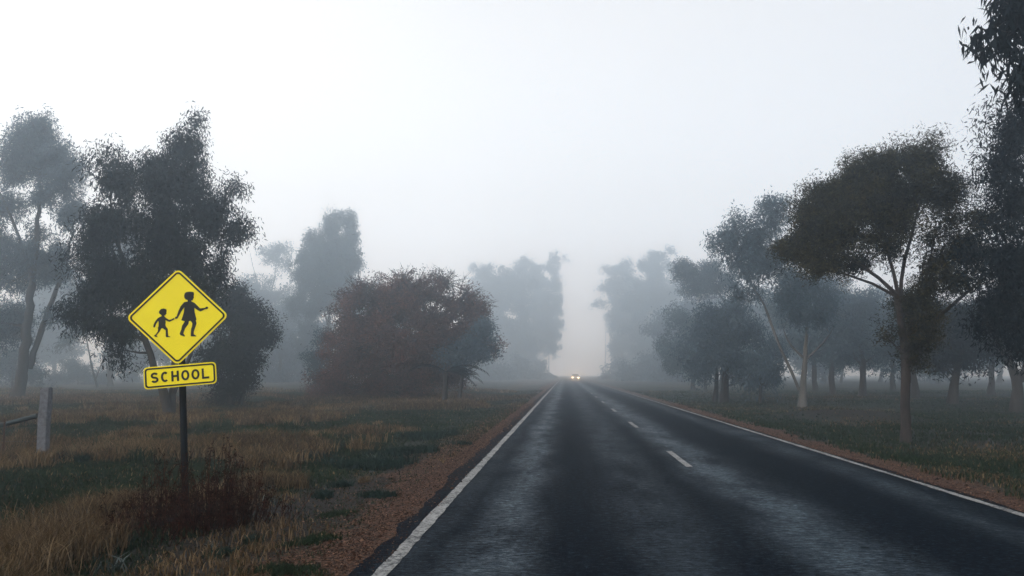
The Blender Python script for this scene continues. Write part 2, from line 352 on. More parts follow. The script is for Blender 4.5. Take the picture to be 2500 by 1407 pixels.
def leaves(cent, spread, per, ll, lw, droop, tone):
    """cent (n,3) clump centres, spread (n,) radii -> verts, quads, tone"""
    n = len(cent); N_ = n*per
    c = np.repeat(cent, per, 0); sp = np.repeat(spread, per)[:, None]
    p = c+norm(rng.normal(0, 1, (N_, 3)))*(rng.random((N_, 1))**.55)*sp*(np.array((.9, .9, 1.25)) if droop > .4 else np.array((1.05, 1.05, .9)))
    d = rng.normal(0, 1, (N_, 3)); d[:, 2] -= droop*1.6; d = norm(d)
    s = norm(np.cross(d, rng.normal(0, 1, (N_, 3))))
    l = ll*rng.uniform(.6, 1.25, N_)[:, None]; w = lw*rng.uniform(.7, 1.3, N_)[:, None]*.5
    mid = p+d*l*.42; tip = p+d*l+np.array((0, 0, -.12*droop))*l
    v = np.stack([p, mid+s*w, tip, mid-s*w], 1).reshape(-1, 3)
    f = np.arange(N_*4).reshape(-1, 4)
    return v, f, np.repeat(np.clip(np.repeat(tone, per)+rng.normal(0, .08, N_), 0, 1), 4)

ORDER = []; DENS = 2.5; SEED = 0
def tree(name, label, Y, trunks, lobes, leaf='leaf_gum', bark='bark_dark', cat='tree', group=None,
         ll=.16, lw=.035, droop=.7, per=42, clump=.42, dens=1., shell=.42, fork=None, twig=.012, base=None, limb=.05, hollow=.0, cap=0., bunch=9., spikes=0):
    """trunks: list of [(u, v, dy, radius)...] in photo pixels at depth Y; first point is put on the ground.
       lobes: (u, v, ru, rv[, dy[, k]]) rounded masses of foliage"""
    global rng
    rng = np.random.default_rng(sum(ord(ch)*(k+3) for k, ch in enumerate(label))+SEED)      # each tree keeps its own shape
    tr = []
    for q in trunks:
        pts = np.array([P(u, v, Y+dy) for u, v, dy, r in q]); rad = np.array([r for *_, r in q])
        tr.append([pts, rad])
    b = tr[0][0][0].copy(); b[2] = float(ground_h(b[0], b[1])); b0z = b[2]
    for j, (pts, rad) in enumerate(tr):
        if j == 0 or pts[0][2] < .35: pts[0][2] = float(ground_h(pts[0][0], pts[0][1]))-.12
    paths = []; skel = []
    for pts, rad in tr:
        o, r = densify(pts, rad, .45, rad.max()*.12)
        if pts is tr[0][0] or pts[0][2] < .4: r[:2] *= np.array((1.38, 1.12))
        paths.append((o, r)); skel.append(np.concatenate([o, r[:, None]], 1))
    S = np.concatenate(skel)
    LV = []; LF = []; LT = []; k = 0
    sc = Y/F
    for lob in lobes:
        u, v, ru, rv = lob[:4]; dy = lob[4] if len(lob) > 4 else 0; kd = lob[5] if len(lob) > 5 else 1
        c = P(u, v, Y+dy); rx = ru*sc; rz = rv*sc; ry = (rx+min(rx, rz))/2*.9
        # limb from the trunk to the heart of the lobe
        lo = S[S[:, 2] < c[2]-.15*rz]
        if len(lo) == 0: lo = S
        i = np.argmin(np.linalg.norm(lo[:, :3]-c, axis=1)+np.maximum(0, 1.2-lo[:, 2])*1.5); st = lo[i]
        dist = np.linalg.norm(c-st[:3]); lr = min(st[3]*.8, .018*dist+limb*.6)
        lp = curve(st[:3], c+np.array((0, 0, rz*.15)), max(6, int(dist/.5)), .04, .07); lrad = np.linspace(lr, lr*.35, len(lp))
        paths.append((lp, lrad))
        n = max(8, int(DENS*dens*kd*4.6*(rx*rz+rx*ry+ry*rz)/3/(clump**2)))
        # clump centres spread through the lobe, more of them to the outside
        nb = max(5, int(n/bunch)); d = norm(rng.normal(0, 1, (nb, 3))); rr = rng.random(nb)**shell
        rr = rr*(1+.14*np.sin(d[:, 0]*5+u)*np.sin(d[:, 2]*6+v))*rng.uniform(.84, 1.08, nb)
        bc = c+d*rr[:, None]*np.array((rx, ry, rz))*.92
        which = rng.integers(0, nb, n); br = clump*rng.uniform(1.1, 2.0, nb)
        off = norm(rng.normal(0, 1, (n, 3)))*(rng.random((n, 1))**.5); off[:, 2] *= .8
        cc = bc[which]+off*br[which][:, None]
        cc[:, 2] = np.maximum(cc[:, 2], b0z+.25)
        tone = np.clip(.5+rng.normal(0, .12, n)+rng.normal(0, .17, nb)[which], 0, 1)
        V, Fq, T = leaves(cc, clump*rng.uniform(.75, 1.3, n), per, ll, lw, droop, tone)
        LV.append(V); LF.append(Fq+k); LT.append(T); k += len(V)
        nc = int(n*.40); ci = rng.integers(0, n, nc); c2 = c+(cc[ci]-c)*rng.uniform(.2, .74, (nc, 1))
        V, Fq, T = leaves(c2, clump*rng.uniform(.8, 1.2, nc), max(8, per//3), ll*1.35, lw*2.3, droop, tone[ci])
        LV.append(V); LF.append(Fq+k); LT.append(T); k += len(V)
        # branchlets to the clumps
        for q in range(spikes):                                        # bare twigs standing out of the leaf mass
            dd = norm(rng.normal(0, 1, 3)+np.array((0, 0, .9))); e = c+dd*np.array((rx, ry, rz))*rng.uniform(1.0, 1.22); s0 = c+dd*np.array((rx, ry, rz))*.45
            bp = curve(s0, e, 6, 0, .07); paths.append((bp, np.linspace(twig*1.1, twig*.32, 6)))
            for _ in range(4): paths.append((curve(bp[rng.integers(2, 5)], e+rng.normal(0, .22, 3), 4, 0, .06), np.linspace(twig*.5, twig*.28, 4)))
        for q in range(nb):
            e = bc[q]; j = np.argmin(np.linalg.norm(lp-e, axis=1)*rng.uniform(.75, 1.25, len(lp)))
            r0 = min(lrad[j]*.6, twig*2.6); bp = curve(lp[j], e, 6, .05, .08); paths.append((bp, np.linspace(r0, twig*.8, 6)))
            for e2 in cc[which == q][:5]:
                paths.append((curve(bp[rng.integers(2, 6)], e2, 4, .03, .08), np.linspace(twig*.7, twig*.35, 4)))
    root = empty(name, b, label, cat, group)
    V, Fq = tubes(paths); link('trunk', np_mesh('trunk', V-b, [Fq], True), M[bark], root)
    V = np.concatenate(LV); link('crown', np_mesh('crown', V-b, [np.concatenate(LF)], False, dict(tone=np.concatenate(LT))), M[leaf], root)
    ORDER.append((name, len(V)//4)); return root

# ------------------------------------------------------------------ trees, left of the road
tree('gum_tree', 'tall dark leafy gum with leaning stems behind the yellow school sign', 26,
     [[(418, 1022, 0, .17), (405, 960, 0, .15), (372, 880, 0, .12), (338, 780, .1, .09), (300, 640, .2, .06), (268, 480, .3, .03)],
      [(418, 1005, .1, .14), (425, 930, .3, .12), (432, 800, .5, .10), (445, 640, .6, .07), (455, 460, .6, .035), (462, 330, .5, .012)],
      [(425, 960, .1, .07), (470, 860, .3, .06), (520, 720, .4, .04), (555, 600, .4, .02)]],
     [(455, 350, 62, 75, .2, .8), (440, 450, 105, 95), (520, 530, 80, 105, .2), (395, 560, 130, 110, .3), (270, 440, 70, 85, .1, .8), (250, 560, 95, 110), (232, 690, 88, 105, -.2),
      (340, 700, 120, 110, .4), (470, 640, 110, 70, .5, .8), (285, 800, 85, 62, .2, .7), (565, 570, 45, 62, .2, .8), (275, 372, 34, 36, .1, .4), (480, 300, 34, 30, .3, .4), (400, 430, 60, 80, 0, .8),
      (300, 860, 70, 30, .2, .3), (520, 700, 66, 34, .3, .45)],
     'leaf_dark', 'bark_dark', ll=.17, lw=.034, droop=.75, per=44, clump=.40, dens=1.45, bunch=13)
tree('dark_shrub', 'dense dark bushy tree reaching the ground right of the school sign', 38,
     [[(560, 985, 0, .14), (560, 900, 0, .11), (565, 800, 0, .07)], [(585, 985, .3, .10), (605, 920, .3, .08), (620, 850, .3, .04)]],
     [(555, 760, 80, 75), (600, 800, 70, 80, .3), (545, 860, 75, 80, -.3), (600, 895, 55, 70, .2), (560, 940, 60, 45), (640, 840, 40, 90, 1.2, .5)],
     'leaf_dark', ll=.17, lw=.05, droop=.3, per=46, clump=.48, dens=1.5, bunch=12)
tree('gum_tree', 'tall open crowned gum at the far left edge with branches showing', 47,
     [[(45, 975, 0, .38), (58, 880, 0, .30), (70, 760, 0, .25), (88, 600, 0, .17), (98, 460, 0, .09), (100, 330, 0, .03)],
      [(72, 900, .4, .20), (110, 780, .4, .17), (150, 680, .4, .12), (180, 560, .4, .06)],
      [(80, 680, 0, .14), (40, 560, -.3, .09), (0, 470, -.4, .05)]],
     [(85, 335, 78, 60, 0, 1), (100, 390, 85, 60, .2, .7), (30, 400, 70, 65, 0, .9), (150, 420, 62, 80, .3, 1), (10, 500, 60, 60, 0, .6), (95, 480, 60, 60, 0, .3), (165, 520, 50, 70, 0, .6), (60, 640, 100, 90, .4, .8), (-40, 620, 90, 100, .4, .9),
      (150, 650, 60, 70, .5, .6), (30, 780, 70, 60, .4, .6), (-50, 780, 90, 90, 0, .8), (165, 780, 55, 40, .6, .3)],
     'leaf_gum', 'bark_dark', ll=.26, lw=.06, droop=.5, per=34, clump=.50, dens=1.5, twig=.02, bunch=7)
tree('sapling', 'thin foggy sapling between the far left gum and the sign tree', 85,
     [[(238, 962, 0, .12), (225, 900, 0, .1), (212, 830, 0, .06)], [(232, 930, 0, .07), (258, 860, 0, .05), (270, 800, 0, .03)]],
     [(205, 800, 55, 40, 0, .5), (160, 830, 40, 35, 0, .4), (270, 790, 40, 40, 0, .5)], 'leaf_gum', ll=.3, lw=.08, per=26, clump=.6, dens=.6, twig=.02)
tree('gum_tree', 'foggy gum with a thick straight trunk seen under the sign tree', 95,
     [[(268, 962, 0, .34), (270, 860, 0, .3), (275, 760, 0, .22), (285, 640, 0, .12)]],
     [(290, 640, 110, 90), (220, 720, 80, 70), (350, 720, 90, 80), (300, 560, 80, 70)], 'leaf_gum', ll=.34, lw=.09, per=30, clump=.8, dens=.7, twig=.03)
tree('low_shrub', 'low grey foggy shrub on the field at far left', 110, [[(190, 955, 0, .08), (190, 925, 0, .05)]],
     [(190, 912, 60, 34), (130, 925, 50, 26), (245, 925, 40, 24)], 'leaf_gum', cat='shrub', ll=.3, lw=.09, droop=.2, per=30, clump=.6, dens=.9)
tree('low_shrub', 'tall foggy thicket shrub below the far left gum', 75, [[(30, 958, 0, .1), (30, 900, 0, .06)]],
     [(20, 890, 70, 60), (-50, 880, 70, 70), (85, 915, 40, 40)], 'leaf_gum', cat='shrub', ll=.3, lw=.09, droop=.2, per=30, clump=.6, dens=.9)
tree('bare_gum', 'pale sparse gum with bare twisted limbs poking above the fog', 190,
     [[(652, 950, 0, .3), (650, 860, 0, .26), (655, 760, 0, .2), (670, 680, 0, .12), (680, 600, 0, .05)],
      [(648, 800, 0, .16), (630, 700, 0, .12), (615, 640, 0, .07), (605, 590, 0, .03)]],
     [(680, 615, 42, 34, 0, .55), (700, 640, 30, 30, 0, .4), (650, 620, 20, 30, 0, .1), (660, 720, 60, 60, 0, .6), (640, 800, 60, 60, 0, .7), (620, 690, 40, 50, 0, .2), (690, 800, 40, 60)],
     'leaf_gum', 'bark_dark', ll=.6, lw=.2, droop=.2, per=26, clump=1.4, dens=1.3, twig=.09, limb=.2)
tree('gum_tree', 'slender upright gum with a two pronged top behind the russet tree', 125,
     [[(800, 958, 0, .3), (802, 860, 0, .25), (805, 740, 0, .18), (815, 620, 0, .1), (820, 540, 0, .03)], [(802, 800, 0, .14), (775, 700, 0, .09), (755, 620, 0, .05)]],
     [(808, 550, 36, 44, 0, .9), (856, 560, 34, 44, .4, .8), (800, 620, 68, 55), (850, 640, 42, 45, .3, .8), (750, 680, 40, 55), (800, 720, 68, 60), (848, 600, 45, 50, 0, .8), (735, 740, 32, 50, 0, .8), (760, 800, 42, 50, 0, .7), (825, 690, 50, 40, 0, .7), (738, 640, 28, 28, 0, .4), (735, 850, 34, 60, 0, .5), (830, 660, 60, 45), (780, 650, 44, 45), (770, 600, 30, 34, 0, .7), (842, 720, 46, 50)],
     'leaf_gum', ll=.42, lw=.12, droop=.5, per=34, clump=.85, dens=1.35, twig=.03, bunch=11)
tree('russet_tree', 'wide round russet tree with twiggy top on the left verge', 48,
     [[(1015, 972, 0, .30), (1018, 900, 0, .26), (1020, 840, 0, .2)],
      [(1018, 870, 0, .16), (960, 800, 0, .12), (900, 720, 0, .06)], [(1018, 860, 0, .16), (1040, 770, .3, .11), (1020, 690, .3, .05)], [(1020, 850, 0, .16), (1100, 790, 0, .12), (1140, 710, 0, .05)]],
     [(955, 760, 110, 85, .4, .75), (1020, 730, 100, 62, 0, .5), (1115, 745, 85, 68, .2, .75), (870, 790, 85, 80, .2, .9), (855, 880, 90, 85), (960, 880, 120, 80, -.5), (1080, 850, 115, 85, -.3), (1160, 820, 52, 75, .2), (1000, 830, 110, 70, -.6, .8),
      (890, 725, 60, 50, 0, .6), (980, 690, 60, 34, 0, .35), (1085, 690, 45, 30, 0, .4), (830, 940, 70, 40), (920, 945, 80, 35), (1010, 935, 70, 35, 0, .6), (1150, 760, 45, 50, 0, .8), (1060, 890, 75, 60, -.6), (1110, 915, 55, 40, -.5), (1025, 925, 70, 42, -.6), (930, 820, 90, 70, -.5), (1050, 775, 80, 55, -.4, .7), (1020, 720, 70, 45, -.4, .6)],
     'leaf_red', 'bark_dark', ll=.17, lw=.05, droop=.15, per=38, clump=.46, dens=1.35, bunch=12, twig=.024, shell=.5, spikes=16)
tree('green_bush', 'grey green leafy bush on the right flank of the russet tree', 46, [[(1120, 968, 0, .12), (1130, 900, 0, .08), (1145, 830, 0, .04)]],
     [(1150, 850, 62, 65), (1175, 800, 34, 55), (1110, 890, 60, 45, 0, .7), (1190, 840, 28, 28, 0, .6)], 'leaf_mixed', cat='bush', ll=.17, lw=.05, droop=.4, per=36, clump=.45, dens=.9)
tree('green_bush', 'dark leafy bush left of the russet tree under the slender gum', 55, [[(790, 964, 0, .12), (790, 900, 0, .08)]],
     [(800, 860, 45, 80), (780, 920, 35, 40), (835, 900, 60, 60)], 'leaf_mixed', cat='bush', ll=.22, lw=.06, droop=.4, per=32, clump=.5, dens=.9)

ROW = 'foggy avenue trees along the road'
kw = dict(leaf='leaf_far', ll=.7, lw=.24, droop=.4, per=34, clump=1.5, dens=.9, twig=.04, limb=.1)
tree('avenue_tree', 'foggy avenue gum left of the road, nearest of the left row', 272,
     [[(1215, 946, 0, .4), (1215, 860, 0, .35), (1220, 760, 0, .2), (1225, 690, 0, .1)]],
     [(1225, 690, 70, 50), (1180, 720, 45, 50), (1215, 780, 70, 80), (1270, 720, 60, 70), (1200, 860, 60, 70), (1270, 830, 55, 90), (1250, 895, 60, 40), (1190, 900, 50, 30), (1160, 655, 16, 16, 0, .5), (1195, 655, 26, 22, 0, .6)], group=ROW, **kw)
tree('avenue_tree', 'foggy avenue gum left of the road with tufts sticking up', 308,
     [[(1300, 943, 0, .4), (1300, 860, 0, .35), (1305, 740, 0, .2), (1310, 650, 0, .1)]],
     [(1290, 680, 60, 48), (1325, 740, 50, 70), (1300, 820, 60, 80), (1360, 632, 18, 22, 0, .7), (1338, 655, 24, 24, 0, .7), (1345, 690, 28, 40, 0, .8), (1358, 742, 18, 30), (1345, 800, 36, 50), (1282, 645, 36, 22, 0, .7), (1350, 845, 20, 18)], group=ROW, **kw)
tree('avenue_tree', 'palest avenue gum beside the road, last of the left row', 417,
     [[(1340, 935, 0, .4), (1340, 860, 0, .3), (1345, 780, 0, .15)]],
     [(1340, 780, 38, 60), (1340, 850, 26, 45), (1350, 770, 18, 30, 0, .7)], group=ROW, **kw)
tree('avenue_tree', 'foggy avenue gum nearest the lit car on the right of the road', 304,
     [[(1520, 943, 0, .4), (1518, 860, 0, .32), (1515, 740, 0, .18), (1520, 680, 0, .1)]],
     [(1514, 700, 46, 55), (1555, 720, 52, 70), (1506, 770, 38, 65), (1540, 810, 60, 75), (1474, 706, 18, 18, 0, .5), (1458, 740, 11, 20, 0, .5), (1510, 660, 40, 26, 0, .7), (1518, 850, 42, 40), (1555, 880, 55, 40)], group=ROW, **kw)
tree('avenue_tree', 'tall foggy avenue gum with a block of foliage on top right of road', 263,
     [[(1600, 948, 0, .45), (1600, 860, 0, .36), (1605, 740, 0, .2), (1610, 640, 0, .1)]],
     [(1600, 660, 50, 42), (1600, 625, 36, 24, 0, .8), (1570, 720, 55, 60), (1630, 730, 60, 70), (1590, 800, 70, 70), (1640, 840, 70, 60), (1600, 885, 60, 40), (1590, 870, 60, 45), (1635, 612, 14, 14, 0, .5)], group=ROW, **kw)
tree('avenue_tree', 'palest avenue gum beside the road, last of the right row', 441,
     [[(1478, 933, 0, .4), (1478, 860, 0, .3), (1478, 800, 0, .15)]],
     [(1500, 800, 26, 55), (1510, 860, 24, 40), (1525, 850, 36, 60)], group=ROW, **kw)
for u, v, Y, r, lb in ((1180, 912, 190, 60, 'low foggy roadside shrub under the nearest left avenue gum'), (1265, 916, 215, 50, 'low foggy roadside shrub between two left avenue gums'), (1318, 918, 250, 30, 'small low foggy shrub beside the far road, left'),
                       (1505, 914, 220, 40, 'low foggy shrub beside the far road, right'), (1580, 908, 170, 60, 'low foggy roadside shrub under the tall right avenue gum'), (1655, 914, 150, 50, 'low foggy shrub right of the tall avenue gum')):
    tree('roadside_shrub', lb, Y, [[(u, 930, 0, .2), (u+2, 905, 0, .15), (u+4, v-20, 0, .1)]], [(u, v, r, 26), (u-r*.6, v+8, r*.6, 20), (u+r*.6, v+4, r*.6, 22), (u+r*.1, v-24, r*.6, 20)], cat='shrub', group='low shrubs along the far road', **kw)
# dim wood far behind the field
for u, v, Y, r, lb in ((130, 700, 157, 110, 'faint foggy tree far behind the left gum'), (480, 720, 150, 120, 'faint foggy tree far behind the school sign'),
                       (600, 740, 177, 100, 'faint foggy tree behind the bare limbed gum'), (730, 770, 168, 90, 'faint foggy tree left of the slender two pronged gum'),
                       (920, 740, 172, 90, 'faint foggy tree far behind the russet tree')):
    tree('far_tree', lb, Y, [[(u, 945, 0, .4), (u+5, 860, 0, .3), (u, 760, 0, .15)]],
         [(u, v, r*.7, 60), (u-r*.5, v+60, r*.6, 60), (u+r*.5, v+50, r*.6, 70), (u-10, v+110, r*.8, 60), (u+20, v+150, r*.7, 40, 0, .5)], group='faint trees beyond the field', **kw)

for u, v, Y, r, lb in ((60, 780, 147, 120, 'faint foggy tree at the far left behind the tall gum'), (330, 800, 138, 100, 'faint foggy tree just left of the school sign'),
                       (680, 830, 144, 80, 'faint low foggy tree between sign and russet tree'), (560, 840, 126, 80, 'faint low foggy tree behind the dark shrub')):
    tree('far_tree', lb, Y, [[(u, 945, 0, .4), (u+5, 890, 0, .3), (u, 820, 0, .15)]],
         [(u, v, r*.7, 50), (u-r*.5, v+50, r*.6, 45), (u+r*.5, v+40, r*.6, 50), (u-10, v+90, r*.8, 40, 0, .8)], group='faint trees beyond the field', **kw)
# ------------------------------------------------------------------ trees, right of the road
tree('umbrella_gum', 'big umbrella shaped gum with a lone trunk right of the road', 19.3,
     [[(2210, 1058, 0, .118), (2209, 960, 0, .104), (2214, 870, 0, .098), (2205, 790, 0, .085), (2190, 720, 0, .075)],
      [(2190, 720, 0, .05), (2150, 660, -.2, .045), (2060, 640, -.3, .035), (1990, 560, -.3, .02)],
      [(2195, 730, 0, .05), (2180, 640, 0, .045), (2140, 540, .1, .03), (2120, 440, .1, .015)],
      [(2198, 740, 0, .05), (2200, 640, .1, .045), (2240, 540, .2, .03), (2260, 430, .2, .015)],
      [(2190, 725, 0, .04), (2120, 670, .3, .03), (2010, 665, .4, .02), (1940, 640, .4, .01)],
      [(2213, 850, 0, .06), (2262, 800, .1, .05), (2330, 740, .1, .04), (2400, 680, .1, .02)], [(2213, 830, 0, .05), (2262, 690, .2, .035), (2282, 580, .2, .02)], [(2214, 870, 0, .03), (2165, 825, -.1, .015)]],
     [(2262, 402, 92, 66), (2170, 418, 100, 66, .2), (2075, 462, 100, 70, .1), (1995, 525, 92, 75), (1950, 590, 58, 80), (2060, 570, 105, 80, -.2), (2150, 520, 95, 75, -.3), (2020, 645, 75, 40, 0, .6),
      (2292, 480, 55, 65, .2, .8), (2170, 600, 70, 45, 0, .6), (2100, 645, 70, 30, .2, .45), (2255, 640, 40, 30, .1, .25), (2230, 500, 70, 60, .3, .6),
      (2245, 760, 52, 60), (2238, 835, 44, 40, 0, .9), (2262, 715, 40, 45, 0, .9), (2160, 818, 30, 16, 0, .5), (2300, 650, 50, 45, .1, .7), (2370, 625, 60, 60, 0, .8), (2335, 540, 40, 40, 0, .4), (2285, 570, 34, 40, 0, .6), (2405, 540, 45, 50, .2, .7), (2330, 690, 60, 36, 0, .6), (2225, 890, 26, 26, 0, .5)],
     'leaf_olive', 'bark_brown', ll=.095, lw=.02, droop=-.15, per=60, clump=.27, dens=2.0, bunch=15, twig=.009, limb=.03)
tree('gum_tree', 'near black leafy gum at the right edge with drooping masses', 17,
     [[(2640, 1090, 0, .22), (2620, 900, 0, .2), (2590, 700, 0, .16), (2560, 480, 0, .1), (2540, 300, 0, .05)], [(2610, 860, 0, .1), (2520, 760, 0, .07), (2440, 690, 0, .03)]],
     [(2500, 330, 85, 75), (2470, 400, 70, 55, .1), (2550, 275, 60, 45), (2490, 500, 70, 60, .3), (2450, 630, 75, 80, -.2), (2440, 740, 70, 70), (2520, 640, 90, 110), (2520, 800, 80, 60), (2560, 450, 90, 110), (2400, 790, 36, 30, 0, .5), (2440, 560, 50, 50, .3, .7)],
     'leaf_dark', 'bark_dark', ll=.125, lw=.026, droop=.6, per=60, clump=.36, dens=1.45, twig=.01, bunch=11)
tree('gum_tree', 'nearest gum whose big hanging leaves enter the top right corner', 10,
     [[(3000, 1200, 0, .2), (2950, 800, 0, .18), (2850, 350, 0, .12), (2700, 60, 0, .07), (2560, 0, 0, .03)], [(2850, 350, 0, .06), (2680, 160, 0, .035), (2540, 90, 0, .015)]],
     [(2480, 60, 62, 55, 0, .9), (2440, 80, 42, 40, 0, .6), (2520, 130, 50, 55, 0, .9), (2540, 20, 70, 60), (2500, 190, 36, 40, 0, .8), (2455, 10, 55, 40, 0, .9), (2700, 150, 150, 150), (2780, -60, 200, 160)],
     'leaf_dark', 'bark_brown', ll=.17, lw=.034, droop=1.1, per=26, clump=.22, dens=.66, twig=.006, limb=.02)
tree('pale_gum', 'white barked gum with a long diagonal limb in the fog right of road', 39,
     [[(1958, 985, 0, .19), (1960, 940, 0, .15), (1966, 895, 0, .13), (1962, 860, 0, .10), (1974, 800, .2, .07), (1962, 720, .3, .05), (1975, 640, .4, .03)],
      [(1952, 955, .1, .07), (1932, 905, .1, .075), (1908, 855, .1, .07), (1884, 800, .1, .065), (1868, 740, .1, .05), (1828, 690, .1, .04), (1800, 620, .1, .03)],
      [(1965, 880, 0, .075), (1982, 862, -.1, .06), (2004, 846, -.2, .05), (2022, 832, -.2, .04), (2040, 790, 0, .02)], [(1964, 876, 0, .065), (1938, 856, -.1, .05), (1920, 832, -.1, .04), (1913, 806, 0, .02)]],
     [(1790, 580, 58, 48), (1840, 590, 60, 60, .3), (1880, 500, 48, 38, 0, .8), (1850, 650, 60, 65, .2), (1900, 620, 55, 60, .5), (1770, 620, 36, 40, 0, .8), (1920, 690, 70, 60, .4, .7), (1890, 540, 45, 50, .2, .6), (1820, 720, 50, 36, .3, .6), (1980, 720, 70, 60, -.5, .9), (1945, 760, 60, 42, -.8, .9), (2010, 775, 60, 40, -.8, .9), (1930, 700, 50, 40, -.6)],
     'leaf_gum', 'bark_pale', ll=.20, lw=.05, droop=.5, per=38, clump=.46, dens=1.0, twig=.016)
tree('gum_tree', 'grey gum with a rounded side lobe beside the avenue, right of road', 80,
     [[(1760, 972, 0, .22), (1765, 900, 0, .2), (1775, 800, 0, .15), (1770, 730, 0, .1), (1720, 690, 0, .06)]],
     [(1690, 680, 42, 45), (1730, 670, 52, 40), (1700, 700, 46, 30), (1760, 700, 45, 45, 0, .7), (1660, 665, 22, 26, 0, .7), (1735, 645, 26, 20, 0, .6)],
     'leaf_gum', ll=.26, lw=.07, droop=.3, per=38, clump=.6, dens=1.1, twig=.02)
tree('drooping_tree', 'dense drooping dark tree with foliage near the ground right of road', 45,
     [[(1770, 975, 0, .24), (1772, 930, 0, .2), (1775, 850, 0, .14)], [(1745, 975, .4, .14), (1750, 900, .4, .1)]],
     [(1720, 830, 80, 70), (1800, 810, 85, 65, .3), (1700, 890, 60, 48, -.3), (1790, 880, 90, 52, -.2), (1860, 870, 58, 60), (1770, 760, 80, 45, .3, .8), (1890, 910, 30, 28), (1840, 930, 34, 24, 0, .8)],
     'leaf_mixed', ll=.2, lw=.055, droop=.5, per=42, clump=.5, dens=1.05, twig=.016)
tree('drooping_tree', 'foggy low drooping tree with thin trunks close to the road edge', 75,
     [[(1692, 962, 0, .2), (1692, 900, 0, .16), (1695, 840, 0, .1)], [(1722, 962, .3, .14), (1722, 900, .3, .1)]],
     [(1680, 790, 60, 50), (1660, 850, 60, 60), (1700, 880, 50, 50), (1640, 890, 40, 30, 0, .7)], 'leaf_mixed', ll=.28, lw=.08, droop=.5, per=38, clump=.65, dens=1., twig=.02)
tree('young_tree', 'small drooping young tree in front of the white barked gum', 43,
     [[(1856, 975, 0, .08), (1856, 930, 0, .06), (1858, 890, 0, .04)]], [(1855, 890, 55, 40), (1830, 925, 22, 36, 0, .7), (1895, 915, 26, 30, 0, .8), (1905, 880, 20, 40, 0, .7)],
     'leaf_mixed', ll=.2, lw=.05, droop=.8, per=34, clump=.42, dens=.9)
DW = 'dim gums standing in the paddock on the right'
kw2 = dict(ll=.26, lw=.07, droop=.4, per=36, clump=.6, dens=.95, twig=.02)
for u, vb, Y, top, r, lf, lb in ((2105, 966, 56, 690, 110, 'leaf_mixed', 'dim gum in fog with a short trunk left of the umbrella gum'),
                             (2035, 962, 64, 720, 90, 'leaf_gum', 'dim forked gum in fog between the white barked and umbrella gums'),
                             (2325, 986, 41, 690, 120, 'leaf_dark', 'dim dark gum in fog right of the umbrella gum trunk'),
                             (2235, 975, 50, 720, 95, 'leaf_gum', 'dim gum whose trunk shows just behind the umbrella gum'),
                             (2420, 965, 60, 700, 100, 'leaf_gum', 'dim paler gum in fog near the right edge'),
                             (1990, 958, 72, 640, 110, 'leaf_gum', 'dim tall gum in fog behind the white barked gum'),
                             (2180, 958, 74, 700, 120, 'leaf_gum', 'dimmest gum far behind the umbrella gum')):
    h = vb-top
    tree('paddock_gum', lb, Y, [[(u, vb, 0, .24), (u+rng.uniform(-7, 7), vb-60, 0, .2), (u+rng.uniform(-22, 22), vb-130, 0, .13), (u+rng.uniform(-25, 25), vb-200, 0, .06)], [(u+2, vb-70, 0, .12), (u+rng.choice((-1, 1))*rng.uniform(20, 50), vb-125, .3, .07), (u+rng.uniform(-80, 80), vb-180, .3, .03)]],
         [(u, top+h*.22, r*.75, h*.22), (u-r*.55, top+h*.38, r*.6, h*.22), (u+r*.55, top+h*.36, r*.6, h*.24), (u-10, top+h*.5, r*.9, h*.2), (u+r*.4, top+h*.62, r*.5, h*.12, 0, .6), (u-r*.6, top+h*.6, r*.45, h*.13, 0, .6)],
         lf, group=DW, **kw2)
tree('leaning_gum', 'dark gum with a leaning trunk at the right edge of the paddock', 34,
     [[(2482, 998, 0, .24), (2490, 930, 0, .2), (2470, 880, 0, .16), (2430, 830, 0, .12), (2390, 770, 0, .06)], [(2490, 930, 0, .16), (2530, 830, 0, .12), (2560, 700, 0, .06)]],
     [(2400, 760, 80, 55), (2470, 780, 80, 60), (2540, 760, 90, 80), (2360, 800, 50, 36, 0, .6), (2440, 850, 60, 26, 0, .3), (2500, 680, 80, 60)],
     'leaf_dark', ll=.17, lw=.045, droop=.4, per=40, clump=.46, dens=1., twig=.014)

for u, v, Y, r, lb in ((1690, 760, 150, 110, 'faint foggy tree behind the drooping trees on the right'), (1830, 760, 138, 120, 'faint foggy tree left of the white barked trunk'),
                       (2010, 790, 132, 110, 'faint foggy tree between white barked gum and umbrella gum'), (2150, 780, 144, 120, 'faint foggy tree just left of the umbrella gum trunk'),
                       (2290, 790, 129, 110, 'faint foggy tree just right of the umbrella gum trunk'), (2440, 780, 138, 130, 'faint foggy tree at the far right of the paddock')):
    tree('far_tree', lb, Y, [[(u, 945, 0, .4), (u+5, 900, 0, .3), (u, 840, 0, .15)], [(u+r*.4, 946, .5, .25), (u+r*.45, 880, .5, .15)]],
         [(u, v, r*.8, 60), (u-r*.5, v+60, r*.6, 45), (u+r*.5, v+50, r*.6, 50), (u-10, v+95, r*.9, 36, 0, .8)], group='faint trees beyond the paddock', **kw)
